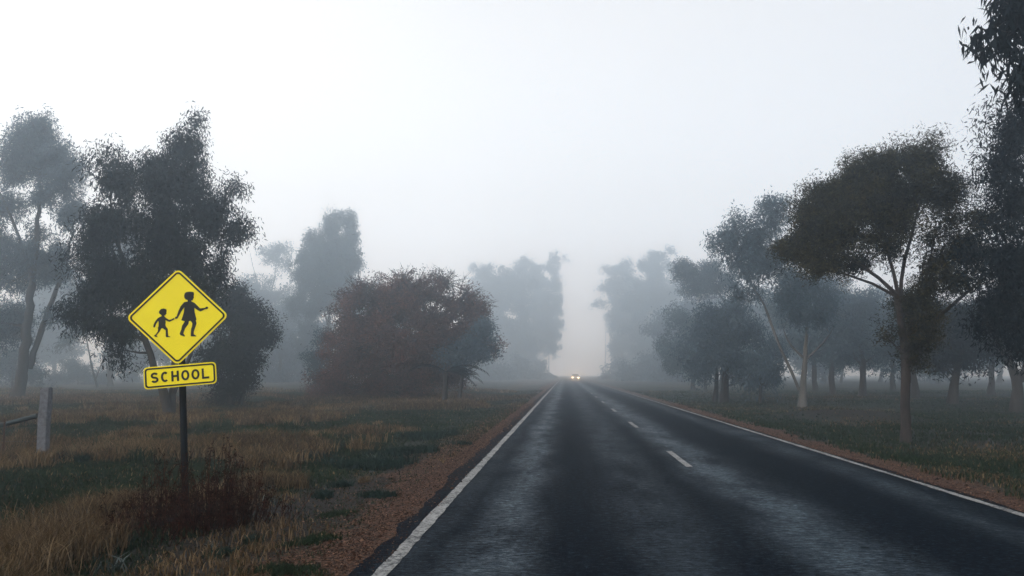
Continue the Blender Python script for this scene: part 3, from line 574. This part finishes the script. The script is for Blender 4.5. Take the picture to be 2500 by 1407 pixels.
# palm with hanging fronds under the russet tree
def palm():
    Y = 42.5; b = P(1085, 975, Y); b[2] = float(ground_h(b[0], b[1])); top = P(1088, 908, Y)
    root = empty('palm', b, 'small palm with hanging fronds at the foot of the russet tree', 'palm')
    V, Fq = tubes([(np.linspace(b-np.array((0, 0, .1)), top, 6), np.linspace(.16, .13, 6))]); link('trunk', np_mesh('trunk', V-b, [Fq], True), M['bark_dark'], root)
    for k in range(8):
        a = rng.uniform(-.9, .7) if k < 7 else rng.uniform(2, 4); ln = rng.uniform(1.2, 2.3); el = rng.uniform(-.1, 1.5); d = np.array((math.cos(a)*1.25, math.sin(a)*.8, 0))
        tt = np.linspace(0, 1, 14)[:, None]
        sp = top+d*ln*tt*.85+np.array((0, 0, 1))*(el*ln*.55*tt-1.15*ln*.62*tt**2.1*(.7+.3*k/8))
        sp[:, 2] = np.maximum(sp[:, 2], b[2]+.05)
        V, Fq = tubes([(sp, np.linspace(.025, .006, 14))]); LV = [V]; LF = [Fq]; n0 = len(V)
        tg = norm(np.gradient(sp, axis=0)); sd = norm(np.cross(tg, (0, 0, 1)))
        for s in (-1, 1):
            for i in range(2, 14):
                for jj in (0, .5):
                    p = sp[i]-tg[i]*jj*.15; q = p+sd[i]*s*.10+tg[i]*.16+np.array((0, 0, -.13)); w = tg[i]*.022
                    LV.append(np.array((p-w, p+w, q+w*.3, q-w*.3))); LF.append(np.array([[0, 1, 2, 3]])+n0); n0 += 4
        V = np.concatenate(LV)
        link('frond', np_mesh('frond', V-b, [np.concatenate(LF)], False, dict(tone=np.full(len(V), rng.random()))), M['leaf_dark'], root)
palm()

# ------------------------------------------------------------------ the school sign
def ngon(name, pts, z0, z1, m, parent, hole=None):
    """flat shape with a little thickness in the plate's own plane (x right, y up, z towards the viewer)"""
    bm = bmesh.new()
    if hole is None:
        vs = [bm.verts.new((x, y, z1)) for x, y in pts]; f = bm.faces.new(vs)
        if f.normal.z < 0: f.normal_flip()
        f.normal_update()
    else:
        n = len(pts); a = [bm.verts.new((x, y, z1)) for x, y in pts]; c = [bm.verts.new((x, y, z1)) for x, y in hole]
        for i in range(n): bm.faces.new((a[i], a[(i+1) % n], c[(i+1) % n], c[i]))
    g = bmesh.ops.extrude_face_region(bm, geom=list(bm.faces))
    bmesh.ops.translate(bm, vec=(0, 0, z0-z1), verts=[e for e in g['geom'] if isinstance(e, bmesh.types.BMVert)])
    bmesh.ops.triangulate(bm, faces=[f for f in bm.faces if len(f.verts) > 4])
    bmesh.ops.recalc_face_normals(bm, faces=bm.faces)
    me = bpy.data.meshes.new(name); bm.to_mesh(me); bm.free(); return link(name, me, m, parent)
def rrect(w, h, r, n=7):
    o = []
    for cx, cy_, a0 in ((w/2-r, h/2-r, 0), (-w/2+r, h/2-r, 90), (-w/2+r, -h/2+r, 180), (w/2-r, -h/2+r, 270)):
        for k in range(n): a = R(a0+90*k/(n-1)); o.append((cx+r*math.cos(a), cy_+r*math.sin(a)))
    return o
def rot(pts, d): c, s = math.cos(R(d)), math.sin(R(d)); return [(x*c-y*s, x*s+y*c) for x, y in pts]
def ribbon(path, w, closed=False):
    p = np.array(path, float); n = len(p)
    tg = np.array([p[(i+1) % n]-p[i-1] for i in range(n)]) if closed else np.gradient(p, axis=0)
    tg = norm(tg); s = np.stack([-tg[:, 1], tg[:, 0]], 1)*w/2
    return p+s, p-s
def arc(cx, cy_, rx, ry, a0, a1, n): return [(cx+rx*math.cos(R(a)), cy_+ry*math.sin(R(a))) for a in np.linspace(a0, a1, n)]
def build_sign():
    gx, gy = -4.05, 8.28
    root = empty('road_sign', (gx, gy, float(ground_h(gx, gy))), 'yellow diamond school crossing sign on a leaning dark post', 'road sign')
    root.rotation_euler = (0, R(-3.9), R(13)); gz = root.location.z
    # local frame: x right, -y to the viewer, z up
    post = tubes([(np.array([(0, 0, -.3), (0, 0, .4), (0, 0, 1.2), (0, 0, 2.62)]), np.array([.036]*4))], 16)
    link('post', np_mesh('post', post[0], [post[1]], True), M['post'], root)
    def panel(name, zc, xc, rotd):
        e = bpy.data.meshes.new(name); return e
    def mount(o, zc, xc, rd):      # stand a plate drawn flat upright on the post
        o.location = (xc, -.045, zc); o.rotation_euler = (math.pi/2, R(-rd), 0)
    s = 1.02/930.                  # metres per unit of the drawing
    dia = ngon('diamond_plate', rot(rrect(.75, .75, .055), 45), -.003, 0, M['yellow'], root); mount(dia, DZ, DX, -1.8)
    ngon('border', rot(rrect(.716, .716, .043), 45), .0012, .003, M['black'], dia, rot(rrect(.680, .680, .030), 45))
    big = [(640, 310), (655, 297), (690, 293), (722, 297), (728, 318), (724, 336), (728, 355), (719, 366), (720, 378), (705, 382), (704, 391), (735, 405), (760, 430), (790, 460), (835, 455), (848, 443), (865, 445), (866, 460), (855, 467), (840, 468), (795, 491),
           (770, 480), (735, 455), (740, 500), (752, 545), (760, 575), (752, 578), (761, 610), (750, 650), (738, 690), (738, 718), (765, 737), (758, 741), (712, 740), (710, 715), (712, 665), (720, 640), (722, 610), (705, 585), (688, 588), (685, 615), (655, 660),
           (645, 690), (640, 710), (658, 737), (650, 741), (615, 728), (605, 715), (620, 670), (625, 635), (650, 590), (616, 580), (628, 540), (638, 495), (640, 450), (615, 490), (590, 540), (580, 562), (560, 568), (555, 552), (572, 540), (585, 490), (605, 440), (636, 400), (671, 391), (668, 378), (650, 372), (638, 355), (634, 335)]
    small = [(405, 490), (420, 470), (445, 463), (470, 470), (477, 488), (472, 500), (476, 514), (466, 522), (465, 530), (455, 532), (456, 543), (475, 558), (500, 575), (520, 572), (550, 556), (552, 570), (540, 578), (505, 596), (480, 585), (468, 580), (470, 600), (468, 625), (475, 645),
             (492, 665), (494, 690), (498, 735), (520, 743), (518, 747), (480, 748), (476, 735), (474, 680), (455, 668), (442, 657), (430, 665), (415, 695), (392, 725), (390, 733), (404, 747), (380, 744), (366, 735), (385, 715), (400, 690), (402, 664), (397, 658), (405, 640), (405, 600), (400, 585),
             (385, 610), (375, 635), (370, 652), (357, 648), (358, 625), (370, 595), (395, 560), (415, 547), (431, 540), (428, 528), (412, 518), (403, 505)]
    for pts, lb in ((big, 'black silhouette of a larger child in a short dress'), (small, 'black silhouette of a small child in shorts')):
        q = rot([((x-582)*s, (544-y)*s) for x, y in pts], -1.6)
        tag(ngon('child_figure', q, .0012, .003, M['black'], dia), lb)
    pl = ngon('name_plate', rrect(.745, .236, .042), -.003, 0, M['yellow'], root); mount(pl, PZ, PX, 1.2)
    ngon('border', rrect(.720, .211, .034), .0012, .003, M['black'], pl, rrect(.686, .177, .022))
    # lettering: strokes of even width
    hgt, wd, st = .112, .078, .022; parts = []
    h2, w2 = hgt/2-st/2, wd/2-st/2
    S_ = arc(0, h2*.5, w2, h2*.5, 25, 90, 7)+arc(0, h2*.5, w2, h2*.5, 90, 250, 12)[1:]+arc(0, -h2*.5, w2, h2*.5, 70, -90, 12)+arc(0, -h2*.5, w2, h2*.5, -90, -155, 7)[1:]
    C_ = arc(0, 0, w2*1.05, h2, 48, 312, 26); O_ = arc(0, 0, w2*1.1, h2, 0, 351, 40)
    def letter(strokes, cx):
        for pth, closed in strokes:
            a, b = ribbon(pth, st, closed); parts.append((a+np.array((cx, 0)), b+np.array((cx, 0)), closed))
    step = .1045; x0 = -2.5*step
    letter([(S_, False)], x0); letter([(C_, False)], x0+step)
    letter([([(-w2, -hgt/2), (-w2, hgt/2)], False), ([(w2, -hgt/2), (w2, hgt/2)], False), ([(-w2+st/2, 0), (w2-st/2, 0)], False)], x0+2*step)
    letter([(O_, True)], x0+3*step); letter([(O_, True)], x0+4*step)
    letter([([(-w2, -hgt/2), (-w2, hgt/2)], False), ([(-w2+st/2, -hgt/2+st/2), (w2+.008, -hgt/2+st/2)], False)], x0+5*step)
    V = []; Fs = []
    for a, b, closed in parts:
        n = len(a); k = len(V)
        V += [(x, y, .003) for x, y in a]+[(x, y, .003) for x, y in b]
        for i in range(n if closed else n-1): j = (i+1) % n; Fs.append((k+i, k+n+i, k+n+j, k+j))
    me = bpy.data.meshes.new('lettering'); me.from_pydata(V, [], Fs); link('lettering', me, M['black'], pl)
    for z in (DZ+.22, DZ-.2, PZ):
        bm = bmesh.new(); bmesh.ops.create_cube(bm, size=1); bmesh.ops.scale(bm, vec=(.10, .075, .03), verts=bm.verts); bmesh.ops.translate(bm, vec=(0, -.004, z), verts=bm.verts)
        bmesh.ops.bevel(bm, geom=bm.edges[:], offset=.004, segments=1, affect='EDGES')
        me = bpy.data.meshes.new('clamp'); bm.to_mesh(me); bm.free(); link('clamp', me, M['signback'], root)
DZ, DX, PZ, PX = 2.235, -.02, 1.595, -.01
build_sign()

# ------------------------------------------------------------------ fence at the far left
def build_fence():
    b = P(103, 1115, 13.4); b[2] = float(ground_h(b[0], b[1]))
    root = empty('wire_fence', b, 'old wire fence with white strainer post and pipe brace at far left', 'fence')
    bm = bmesh.new(); bmesh.ops.create_cube(bm, size=1); bmesh.ops.scale(bm, vec=(.165, .15, 1.62), verts=bm.verts); bmesh.ops.translate(bm, vec=(0, 0, .51), verts=bm.verts)
    bmesh.ops.bevel(bm, geom=bm.edges[:], offset=.014, segments=2, affect='EDGES')
    bmesh.ops.subdivide_edges(bm, edges=[e for e in bm.edges if e.calc_length() > .5], cuts=8)
    for v in bm.verts:
        v.co.x += .006*math.sin(v.co.z*7+v.co.y*9); v.co.x *= 1-.05*(v.co.z-.5); v.co.z += .012*v.co.x*3 if v.co.z > 1.2 else 0
    me = bpy.data.meshes.new('strainer_post'); bm.to_mesh(me); bm.free(); o = link('strainer_post', me, M['whitewood'], root); o.rotation_euler = (0, R(0), R(9))
    p1 = P(92, 1015, 13.35)-b; p0 = P(-160, 1082, 13.2)-b
    V, Fq = tubes([(np.linspace(p0, p1, 4), np.full(4, .042))], 12); link('brace_pipe', np_mesh('brace_pipe', V, [Fq], True), M['pipe'], root)
    q = P(8, 1100, 13.2)-b
    pk = [(np.array((q[0], q[1], -.3)), .0), ]
    V, Fq = tubes([(np.array([(q[0]-.01, q[1], -.2), (q[0], q[1], .3), (q[0]-.015, q[1], .78)]), np.array([.020, .018, .016]))], 3); link('star_picket', np_mesh('star_picket', V, [Fq]), M['rust'], root)
    w = []
    for z in (.12, .38, .62, .86):
        xs = np.linspace(-4, -.1, 14); w.append((np.stack([xs, np.full(14, .06), z-.03*np.sin((xs+4)*.8)+rng.normal(0, .004, 14)], 1), np.full(14, .0035)))
    for x in np.arange(-3.9, -.2, .22): w.append((np.array([(x, .065, .1), (x+rng.normal(0, .01), .065, .5), (x+rng.normal(0, .02), .065, .92)]), np.full(3, .0028)))
    for z in (.2, .45, .66, .88): w.append((np.array([(-.092, -.078, z), (0, -.080, z-.01), (.092, -.078, z+.01)]), np.full(3, .003)))
    V, Fq = tubes(w); link('wire_mesh', np_mesh('wire_mesh', V, [Fq]), M['wire'], root)
build_fence()

# ------------------------------------------------------------------ oncoming car with its lamps lit
def build_car():
    Y = 178; p = P(1405, 930, Y); root = empty('car', (p[0], Y, 0), 'distant silver car coming out of the fog with headlights on', 'car')
    # side profile (y back from the nose, z), swept across the width with a tumblehome
    prof = [(0, .35), (.02, .62), (.15, .78), (1.0, .92), (1.25, .97), (1.95, 1.42), (2.3, 1.47), (3.2, 1.45), (3.9, 1.05), (4.35, .98), (4.42, .6), (4.38, .34)]
    xs = [-.88, -.84, -.45, 0, .45, .84, .88]
    bm = bmesh.new(); rows = []
    for x in xs:
        r = []
        for y, z in prof:
            k = max(0, z-.95)/.5; xx = x*(1-.24*k); zz = z-(.06 if abs(x) > .86 else 0)*(1 if z > .5 else 0); yy = y+(.10*(abs(x)/.88)**3 if y < .5 else (-.08*(abs(x)/.88)**3 if y > 4 else 0))
            r.append(bm.verts.new((xx, yy, zz)))
        rows.append(r)
    for i in range(len(xs)-1):
        for j in range(len(prof)): bm.faces.new((rows[i][j], rows[i+1][j], rows[i+1][(j+1) % len(prof)], rows[i][(j+1) % len(prof)]))
    for r in (rows[0], rows[-1]): bm.faces.new(r)
    bmesh.ops.recalc_face_normals(bm, faces=bm.faces)
    me = bpy.data.meshes.new('body'); bm.to_mesh(me); bm.free(); link('body', me, M['carpaint'], root)
    def quad(name, v, m): me = bpy.data.meshes.new(name); me.from_pydata(v, [], [(0, 1, 2, 3)]); return link(name, me, m, root)
    quad('windscreen', [(-.74, 1.30, 1.03), (.74, 1.30, 1.03), (.62, 1.86, 1.39), (-.62, 1.86, 1.39)], M['glass'])
    bm = bmesh.new(); bmesh.ops.create_cube(bm, size=1); bmesh.ops.scale(bm, vec=(.8, .06, .16), verts=bm.verts); bmesh.ops.translate(bm, vec=(0, -.01, .52), verts=bm.verts)
    me = bpy.data.meshes.new('grille'); bm.to_mesh(me); bm.free(); link('grille', me, M['tyre'], root)
    for sx_ in (-1, 1):
        for yy in (.85, 3.5):
            bm = bmesh.new(); bmesh.ops.create_cone(bm, cap_ends=True, segments=20, radius1=.32, radius2=.32, depth=.2)
            bmesh.ops.rotate(bm, cent=(0, 0, 0), matrix=__import__('mathutils').Matrix.Rotation(math.pi/2, 3, 'Y'), verts=bm.verts); bmesh.ops.translate(bm, vec=(sx_*.79, yy, .32), verts=bm.verts)
            me = bpy.data.meshes.new('wheel'); bm.to_mesh(me); bm.free(); w = link('wheel', me, M['tyre'], root)
        bm = bmesh.new(); bmesh.ops.create_uvsphere(bm, u_segments=14, v_segments=8, radius=.11)
        bmesh.ops.scale(bm, vec=(1.0, .5, .8), verts=bm.verts); bmesh.ops.translate(bm, vec=(sx_*.66, .02, .66), verts=bm.verts)
        me = bpy.data.meshes.new('headlight'); bm.to_mesh(me); bm.free(); link('headlight', me, M['lamp'], root)
        ld = bpy.data.lights.new('headlight_beam', 'SPOT'); ld.energy = 480; ld.color = (1, .62, .32); ld.spot_size = R(50); ld.spot_blend = .8; ld.shadow_soft_size = .08
        lo = bpy.data.objects.new('headlight_beam', ld); COL.objects.link(lo); lo.parent = root; lo.location = (sx_*.66, -.12, .66); lo.rotation_euler = (R(90), 0, R(180))
build_car()

# ------------------------------------------------------------------ grass, weeds, stones
def blades(x, y, h, w, lean, tone, z=None):
    n = len(x); z = ground_h(x, y) if z is None else z
    b = np.stack([x, y, z-.01], 1); a = rng.uniform(0, 2*np.pi, n); s = np.stack([np.cos(a), np.sin(a), 0*a], 1)*w[:, None]/2
    la = rng.uniform(0, 2*np.pi, n); ld = np.stack([np.cos(la), np.sin(la), 0*la], 1)*(lean*h)[:, None]; up = np.zeros((n, 3)); up[:, 2] = h
    m_ = b+up*.6+ld*.35; tp = b+up*(1-.25*lean[:, None])+ld
    v = np.stack([b-s, b+s, m_+s*.8, m_-s*.8, tp], 1).reshape(-1, 3); i = (np.arange(n)*5)[:, None]
    return v, [i+np.array([[0, 1, 2, 3]]), i+np.array([[3, 2, 4]])], np.repeat(tone, 5)
def field(n, side, y0, y1):
    y = y0*(y1/y0)**rng.random(n)
    if side < 0: xa = -.80*y-1.5; xb = np.full(n, ROAD_L-.35)
    else: xa = np.full(n, ROAD_R+.45); xb = .70*y+2
    ok = xb > xa; y, xa, xb = y[ok], xa[ok], xb[ok]; return xa+(xb-xa)*rng.random(len(y)), y
def build_grass():
    x, y = field(330000, -1, 3.0, 75)
    e = ROAD_L-x; dn = dryness(x, y); far = np.clip(y/30, 0, 1)
    verge = 1-sst(1.5, 2.9, e+(fnoise(x, y, 1.6)-.5)*1.8)         # trampled strip beside the gravel
    verge = verge*(1-.55*sst(12, 24, y)); keep = rng.random(len(x)) > verge*.90
    x, y, dn, verge = x[keep], y[keep], dn[keep], verge[keep]
    # taller clumps standing out of the sward
    cx, cyy = field(520, -1, 5.5, 34); ok = (ROAD_L-cx > 2.5)&(dryness(cx, cyy) > .40); cx, cyy = cx[ok], cyy[ok]; nb = 70
    kx = np.repeat(cx, nb)+rng.normal(0, .11, len(cx)*nb)*np.repeat(rng.uniform(.6, 1.8, len(cx)), nb); ky = np.repeat(cyy, nb)+rng.normal(0, .11, len(cx)*nb)
    kh = np.repeat(rng.uniform(.16, .38, len(cx)), nb)*rng.uniform(.5, 1.15, len(kx)); kd = np.repeat(rng.random(len(cx)) < .78, nb); kt = np.clip(np.repeat(rng.uniform(.2, .95, len(cx)), nb)+rng.normal(0, .12, len(kx)), 0, 1)
    clumps = (kx, ky, kh, .0045+.0010*ky, rng.uniform(.1, .75, len(kx)), kt)
    tall = sst(.50, .66, dn); isdry = rng.random(len(x)) < .08+.86*sst(.46, .60, dn)
    h = (.05+.05*rng.random(len(x))+.22*tall*rng.uniform(.5, 1.2, len(x)))*(1-.5*verge); w = .0045+.0011*y
    lean = rng.uniform(.1, .8, len(x)); tone = np.clip(.45+rng.normal(0, .2, len(x))+.9*(fnoise(x+40, y, 1.3)-.5), 0, 1)
    for name, sel, m, lb in (('dry_grass', isdry, 'dry', 'tan dry grass in tufts across the left field'), ('green_grass', ~isdry, 'green', 'short green grass across the left field')):
        ks = kd if name == 'dry_grass' else ~kd
        v, f, t_ = blades(*[np.concatenate([p[sel], q[ks]]) for p, q in zip((x, y, h, w, lean, tone), clumps)]); tag(link(name, np_mesh(name, v, f, False, dict(tone=t_)), M[m]), lb, None, None, 'stuff')
    x, y = field(120000, 1, 6, 75); e = x-ROAD_R
    keep = rng.random(len(x)) < sst(.25, 1.6, e+(fnoise(x, y, 1.4)-.5)*1.2)*(1-.9*earth(x, y))*(1-.62*sst(.40, .60, fnoise(x+9, y, 2.4))*sst(2.5, 5, e)); x, y = x[keep], y[keep]
    dn = dryness(x, y); isdry = rng.random(len(x)) < .06+.4*sst(.45, .62, dn)
    h = .05+.06*rng.random(len(x)); w = .005+.0011*y; lean = rng.uniform(.1, .8, len(x)); tone = np.clip(.4+rng.normal(0, .2, len(x)), 0, 1)
    for name, sel, m, lb in (('dry_grass', isdry, 'dry', 'sparse dry grass across the right paddock'), ('green_grass', ~isdry, 'green', 'short green grass across the right paddock')):
        v, f, t_ = blades(x[sel], y[sel], h[sel], w[sel], lean[sel], tone[sel]); tag(link(name, np_mesh(name, v, f, False, dict(tone=t_)), M[m]), lb, None, None, 'stuff')
build_grass()
def build_stones():
    V = []; n = 26000
    y = 3.0*(40/3.)**rng.random(n); left = rng.random(n) < .72
    e = np.abs(rng.normal(.1, .55, n)); e = np.where(left, e*1.1, e*.75)
    x = np.where(left, ROAD_L-.02-e, ROAD_R+.02+e)
    keep = (e < 3)&((~left)|(y > 2.9)); x, y, e = x[keep], y[keep], e[keep]; n = len(x)
    sp = rng.random(n) < .09; x = np.where(sp, np.where(x < 0, ROAD_L+.24*rng.random(n)**1.6, ROAD_R-.1*rng.random(n)), x)
    r = rng.uniform(.004, .011, n)+.00055*y*rng.random(n); r *= np.where(rng.random(n) > .97, 2.0, 1)
    base = np.array([(1, 0, 0), (-.5, .87, 0), (-.5, -.87, 0), (.1, .05, .8), (.0, .0, -.5)])
    a = rng.uniform(0, 6.28, n); c, s = np.cos(a), np.sin(a); j = base[None]*rng.uniform(.6, 1.3, (n, 5, 3))
    v = np.stack([j[..., 0]*c[:, None]-j[..., 1]*s[:, None], j[..., 0]*s[:, None]+j[..., 1]*c[:, None], j[..., 2]], -1)*r[:, None, None]
    v += np.stack([x, y, np.where((x > ROAD_L)&(x < ROAD_R), .001, ground_h(x, y))+r*.25], 1)[:, None]
    i = (np.arange(n)*5)[:, None]; f = np.concatenate([i+np.array([[0, 1, 3]]), i+np.array([[1, 2, 3]]), i+np.array([[2, 0, 3]])])
    m = leaf_mat('gravel_stones', (.010, .005, .003), (.048, .023, .013), (.26, .16, .11), 0)
    tag(link('gravel', np_mesh('gravel', v.reshape(-1, 3), [f], False, dict(tone=np.repeat(np.clip(rng.normal(.4, .25, n), 0, 1), 5))), m), 'loose red brown gravel on both road shoulders', None, None, 'stuff')
build_stones()
def build_litter():
    n = 9000; y = 3.2*(22/3.2)**rng.random(n); e = np.abs(rng.normal(1.2, .8, n)); x = ROAD_L-.15-e
    c = np.stack([x, y, ground_h(x, y)+.008], 1); d = norm(np.stack([rng.normal(0, 1, n), rng.normal(0, 1, n), rng.normal(0, .22, n)], 1))
    s_ = norm(np.cross(d, np.stack([rng.normal(0, .3, n), rng.normal(0, .3, n), np.ones(n)], 1)))
    big = rng.random(n) < .08; l = np.where(big, rng.uniform(.10, .30, n), rng.uniform(.03, .09, n))[:, None]; w = np.where(big, .006, rng.uniform(.006, .016, n))[:, None]*.5
    v = np.stack([c, c+d*l*.45+s_*w, c+d*l, c+d*l*.45-s_*w], 1).reshape(-1, 3)
    m = leaf_mat('leaf_litter', (.006, .004, .003), (.026, .016, .011), (.14, .10, .075), 0)
    tag(link('litter', np_mesh('litter', v, [np.arange(n*4).reshape(-1, 4)], False, dict(tone=np.repeat(np.clip(rng.normal(.4, .25, n), 0, 1), 4))), m), 'fallen leaves and twigs over the bare left verge', None, None, 'stuff')
build_litter()
def weed(u, v, Y, label, n=46, hh=.6, wd=.28):
    b = P(u, v, Y); b[2] = float(ground_h(b[0], b[1])); paths = []; tips = []
    for _ in range(n):
        p0 = np.array((rng.normal(0, wd*.40), rng.normal(0, wd*.3), -.02)); h = hh*(.32+.73*rng.random()**1.6)*(1-.45*min(1, abs(p0[0])/wd/1.0))
        p1 = p0+np.array((p0[0]*.25+rng.normal(0, .05), p0[1]*.25+rng.normal(0, .05), h)); q = curve(p0, p1, 6, 0, .05); paths.append((q, np.linspace(.006, .003, 6)))
        tips += [p1]*2
        for __ in range(3):
            s = q[rng.integers(2, 6)]; e = s+np.array((rng.normal(0, .03), rng.normal(0, .03), rng.uniform(.05, .16))); paths.append((np.linspace(s, e, 3), np.array((.0035, .003, .002)))); tips.append(e)
    V, Fq = tubes(paths); V2, F2, T = leaves(np.array(tips), np.full(len(tips), .016), 4, .030, .012, -.3, rng.random(len(tips))*.7)
    o = link('dead_weed', np_mesh('dead_weed', np.concatenate([V, V2]), [Fq, F2+len(V)], False, dict(tone=np.concatenate([np.repeat(rng.random(len(V)//4), 4), T]))), M['weed'])
    o.location = b; tag(o, label, 'weed', 'dead weeds round the sign post')
weed(405, 1245, 8.0, 'dead brown weed with round seed heads left of the sign post', 80, .74, .46)
weed(478, 1250, 7.9, 'low dead brown weed directly in front of the sign post', 80, .45, .5)
weed(545, 1235, 8.3, 'tallest spiky dead brown weed right of the sign post', 100, .84, .46)
weed(590, 1230, 8.2, 'short dead brown weed at the right end of the clump', 70, .50, .4)
weed(330, 1290, 7.4, 'low rusty dead weed in the dry grass left of the post', 50, .30, .7)
def tussock(u, v, Y, label, n, hh, wd, m='tuss', name='tussock', bw=.012, group='green tussocks on the verge', lean=(.2, .9)):
    b = P(u, v, Y); b[2] = float(ground_h(b[0], b[1])); a = rng.uniform(0, 6.28, n); q1, q2 = rng.uniform(0, 6.28, 2); r = wd*rng.random(n)**.75*(.72+.32*np.sin(2*a+q1)+.22*np.sin(5*a+q2))
    x = r*np.cos(a); y = r*np.sin(a)*.8; z = ground_h(x+b[0], y+b[1])-b[2]
    vv, f, t_ = blades(x, y, hh*rng.uniform(.5, 1.1, n), bw*rng.uniform(.6, 1.3, n), rng.uniform(*lean, n), np.clip(rng.normal(.45, .25, n), 0, 1), z)
    o = link(name, np_mesh(name, vv, f, False, dict(tone=t_)), M[m]); o.location = b; tag(o, label, 'plant', group); return o
tussock(160, 1118, 13.2, 'dark green tussock at the right foot of the white fence post', 900, .24, .42, bw=.02)
tussock(205, 1120, 13.0, 'small dark tussock second from the white fence post', 400, .20, .2, bw=.02)
tussock(790, 1195, 10.0, 'rounded dark green tussock on the bare verge beside the gravel', 500, .13, .22)
tussock(918, 1205, 9.8, 'flat dark green tussock closest to the gravel shoulder', 500, .11, .26)
tussock(835, 1172, 11.0, 'small dark green tussock between two rounder ones on the verge', 350, .13, .18)
tussock(900, 1125, 13.5, 'large green patch of strappy tussock on the left verge', 1500, .20, .95, bw=.022)
tussock(985, 1100, 15.5, 'green strappy tussock patch nearer the road further off', 1200, .18, .8, bw=.022)
tussock(740, 1110, 15, 'dark green tussock in the field behind the dry grass', 700, .18, .6, bw=.02)
tussock(1130, 1082, 17.0, 'little round tussock at the grass edge by the gravel', 200, .12, .2, bw=.02)
tussock(1040, 1060, 20, 'long low green tussock strip along the far verge', 1100, .2, 1.3, bw=.03)
tussock(620, 1290, 7.3, 'small dark tussock in the bare soil right of the sign', 260, .10, .16)
tussock(545, 1310, 6.8, 'dark green tuft in the shade below the sign post', 300, .10, .2)
tussock(760, 1300, 7.2, 'low olive green mat on the gravel edge near the bottom', 1400, .06, .32, 'green', bw=.008)
tussock(700, 1370, 6.1, 'olive green mat at the bottom edge beside the gravel', 1600, .06, .36, 'green', bw=.008)
tussock(820, 1245, 8.6, 'thin olive green mat between gravel and tussocks', 1100, .05, .28, 'green', bw=.009)
SG = 'silvery strap leaved plants'
tussock(285, 1352, 6.3, 'silvery strap leaved plant low in the dark dry grass', 34, .20, .16, 'strap', 'strap_leaf_plant', .016, SG, (.5, 1.2))
tussock(665, 1195, 9.6, 'silvery strap leaved plant right of the dead weeds', 36, .17, .22, 'strap', 'strap_leaf_plant', .016, SG, (.4, 1.1))
tussock(650, 1160, 10.6, 'silvery strap leaved plant behind the other near the tan grass', 40, .16, .2, 'strap', 'strap_leaf_plant', .016, SG, (.4, 1.1))
tussock(905, 1108, 14, 'silvery strap leaves rising from the big green patch', 60, .24, .28, 'strap', 'strap_leaf_plant', .02, SG, (.3, .9))
tussock(520, 1290, 7.2, 'small silvery strap leaved plant below the dead weeds', 16, .12, .07, 'strap', 'strap_leaf_plant', .014, SG, (.5, 1.2))
TG = 'tan grass tufts near the road'
tussock(690, 1262, 8.0, 'upright yellow grass tuft alone on the dark verge', 60, .16, .09, 'dry', 'grass_tuft', .006, TG, (.05, .4))
tussock(640, 1312, 6.9, 'pale dry grass tuft on the dark soil', 150, .12, .22, 'dry', 'grass_tuft', .006, TG)
tussock(585, 1345, 6.3, 'pale flattened dry tuft nearest the bottom of the verge', 170, .10, .25, 'dry', 'grass_tuft', .006, TG)
tussock(890, 1165, 11.3, 'small orange dry tuft between green tussocks', 120, .13, .14, 'dry', 'grass_tuft', .008, TG)
def mound(u, v, Y, n, hh, wd, label):
    return tussock(u, v, Y, label, n, hh, wd, 'dry', 'dry_grass_mound', .008, 'mounds of tan dry grass', (.2, .9))
mound(230, 1270, 8.3, 2600, .34, .75, 'wide tan dry grass mound left of the dead weeds')
mound(310, 1225, 9.2, 1500, .30, .5, 'tan dry grass mound touching the left dead weed')
mound(120, 1330, 7.0, 3000, .34, .8, 'rusty tan dry grass mound at bottom left')
mound(30, 1380, 6.4, 2400, .34, .6, 'tan dry grass mound in the bottom left corner')
mound(660, 1150, 11.2, 2200, .30, .6, 'tan dry grass mound right of the dead weeds')
mound(30, 1122, 13.2, 1400, .34, .7, 'tan dry grass mound at the left foot of the fence')
mound(640, 1100, 14.5, 1400, .24, .8, 'low tan dry grass mound further back in the field')
print('LEAVES', sum(n for _, n in ORDER), max(ORDER, key=lambda q: q[1]))
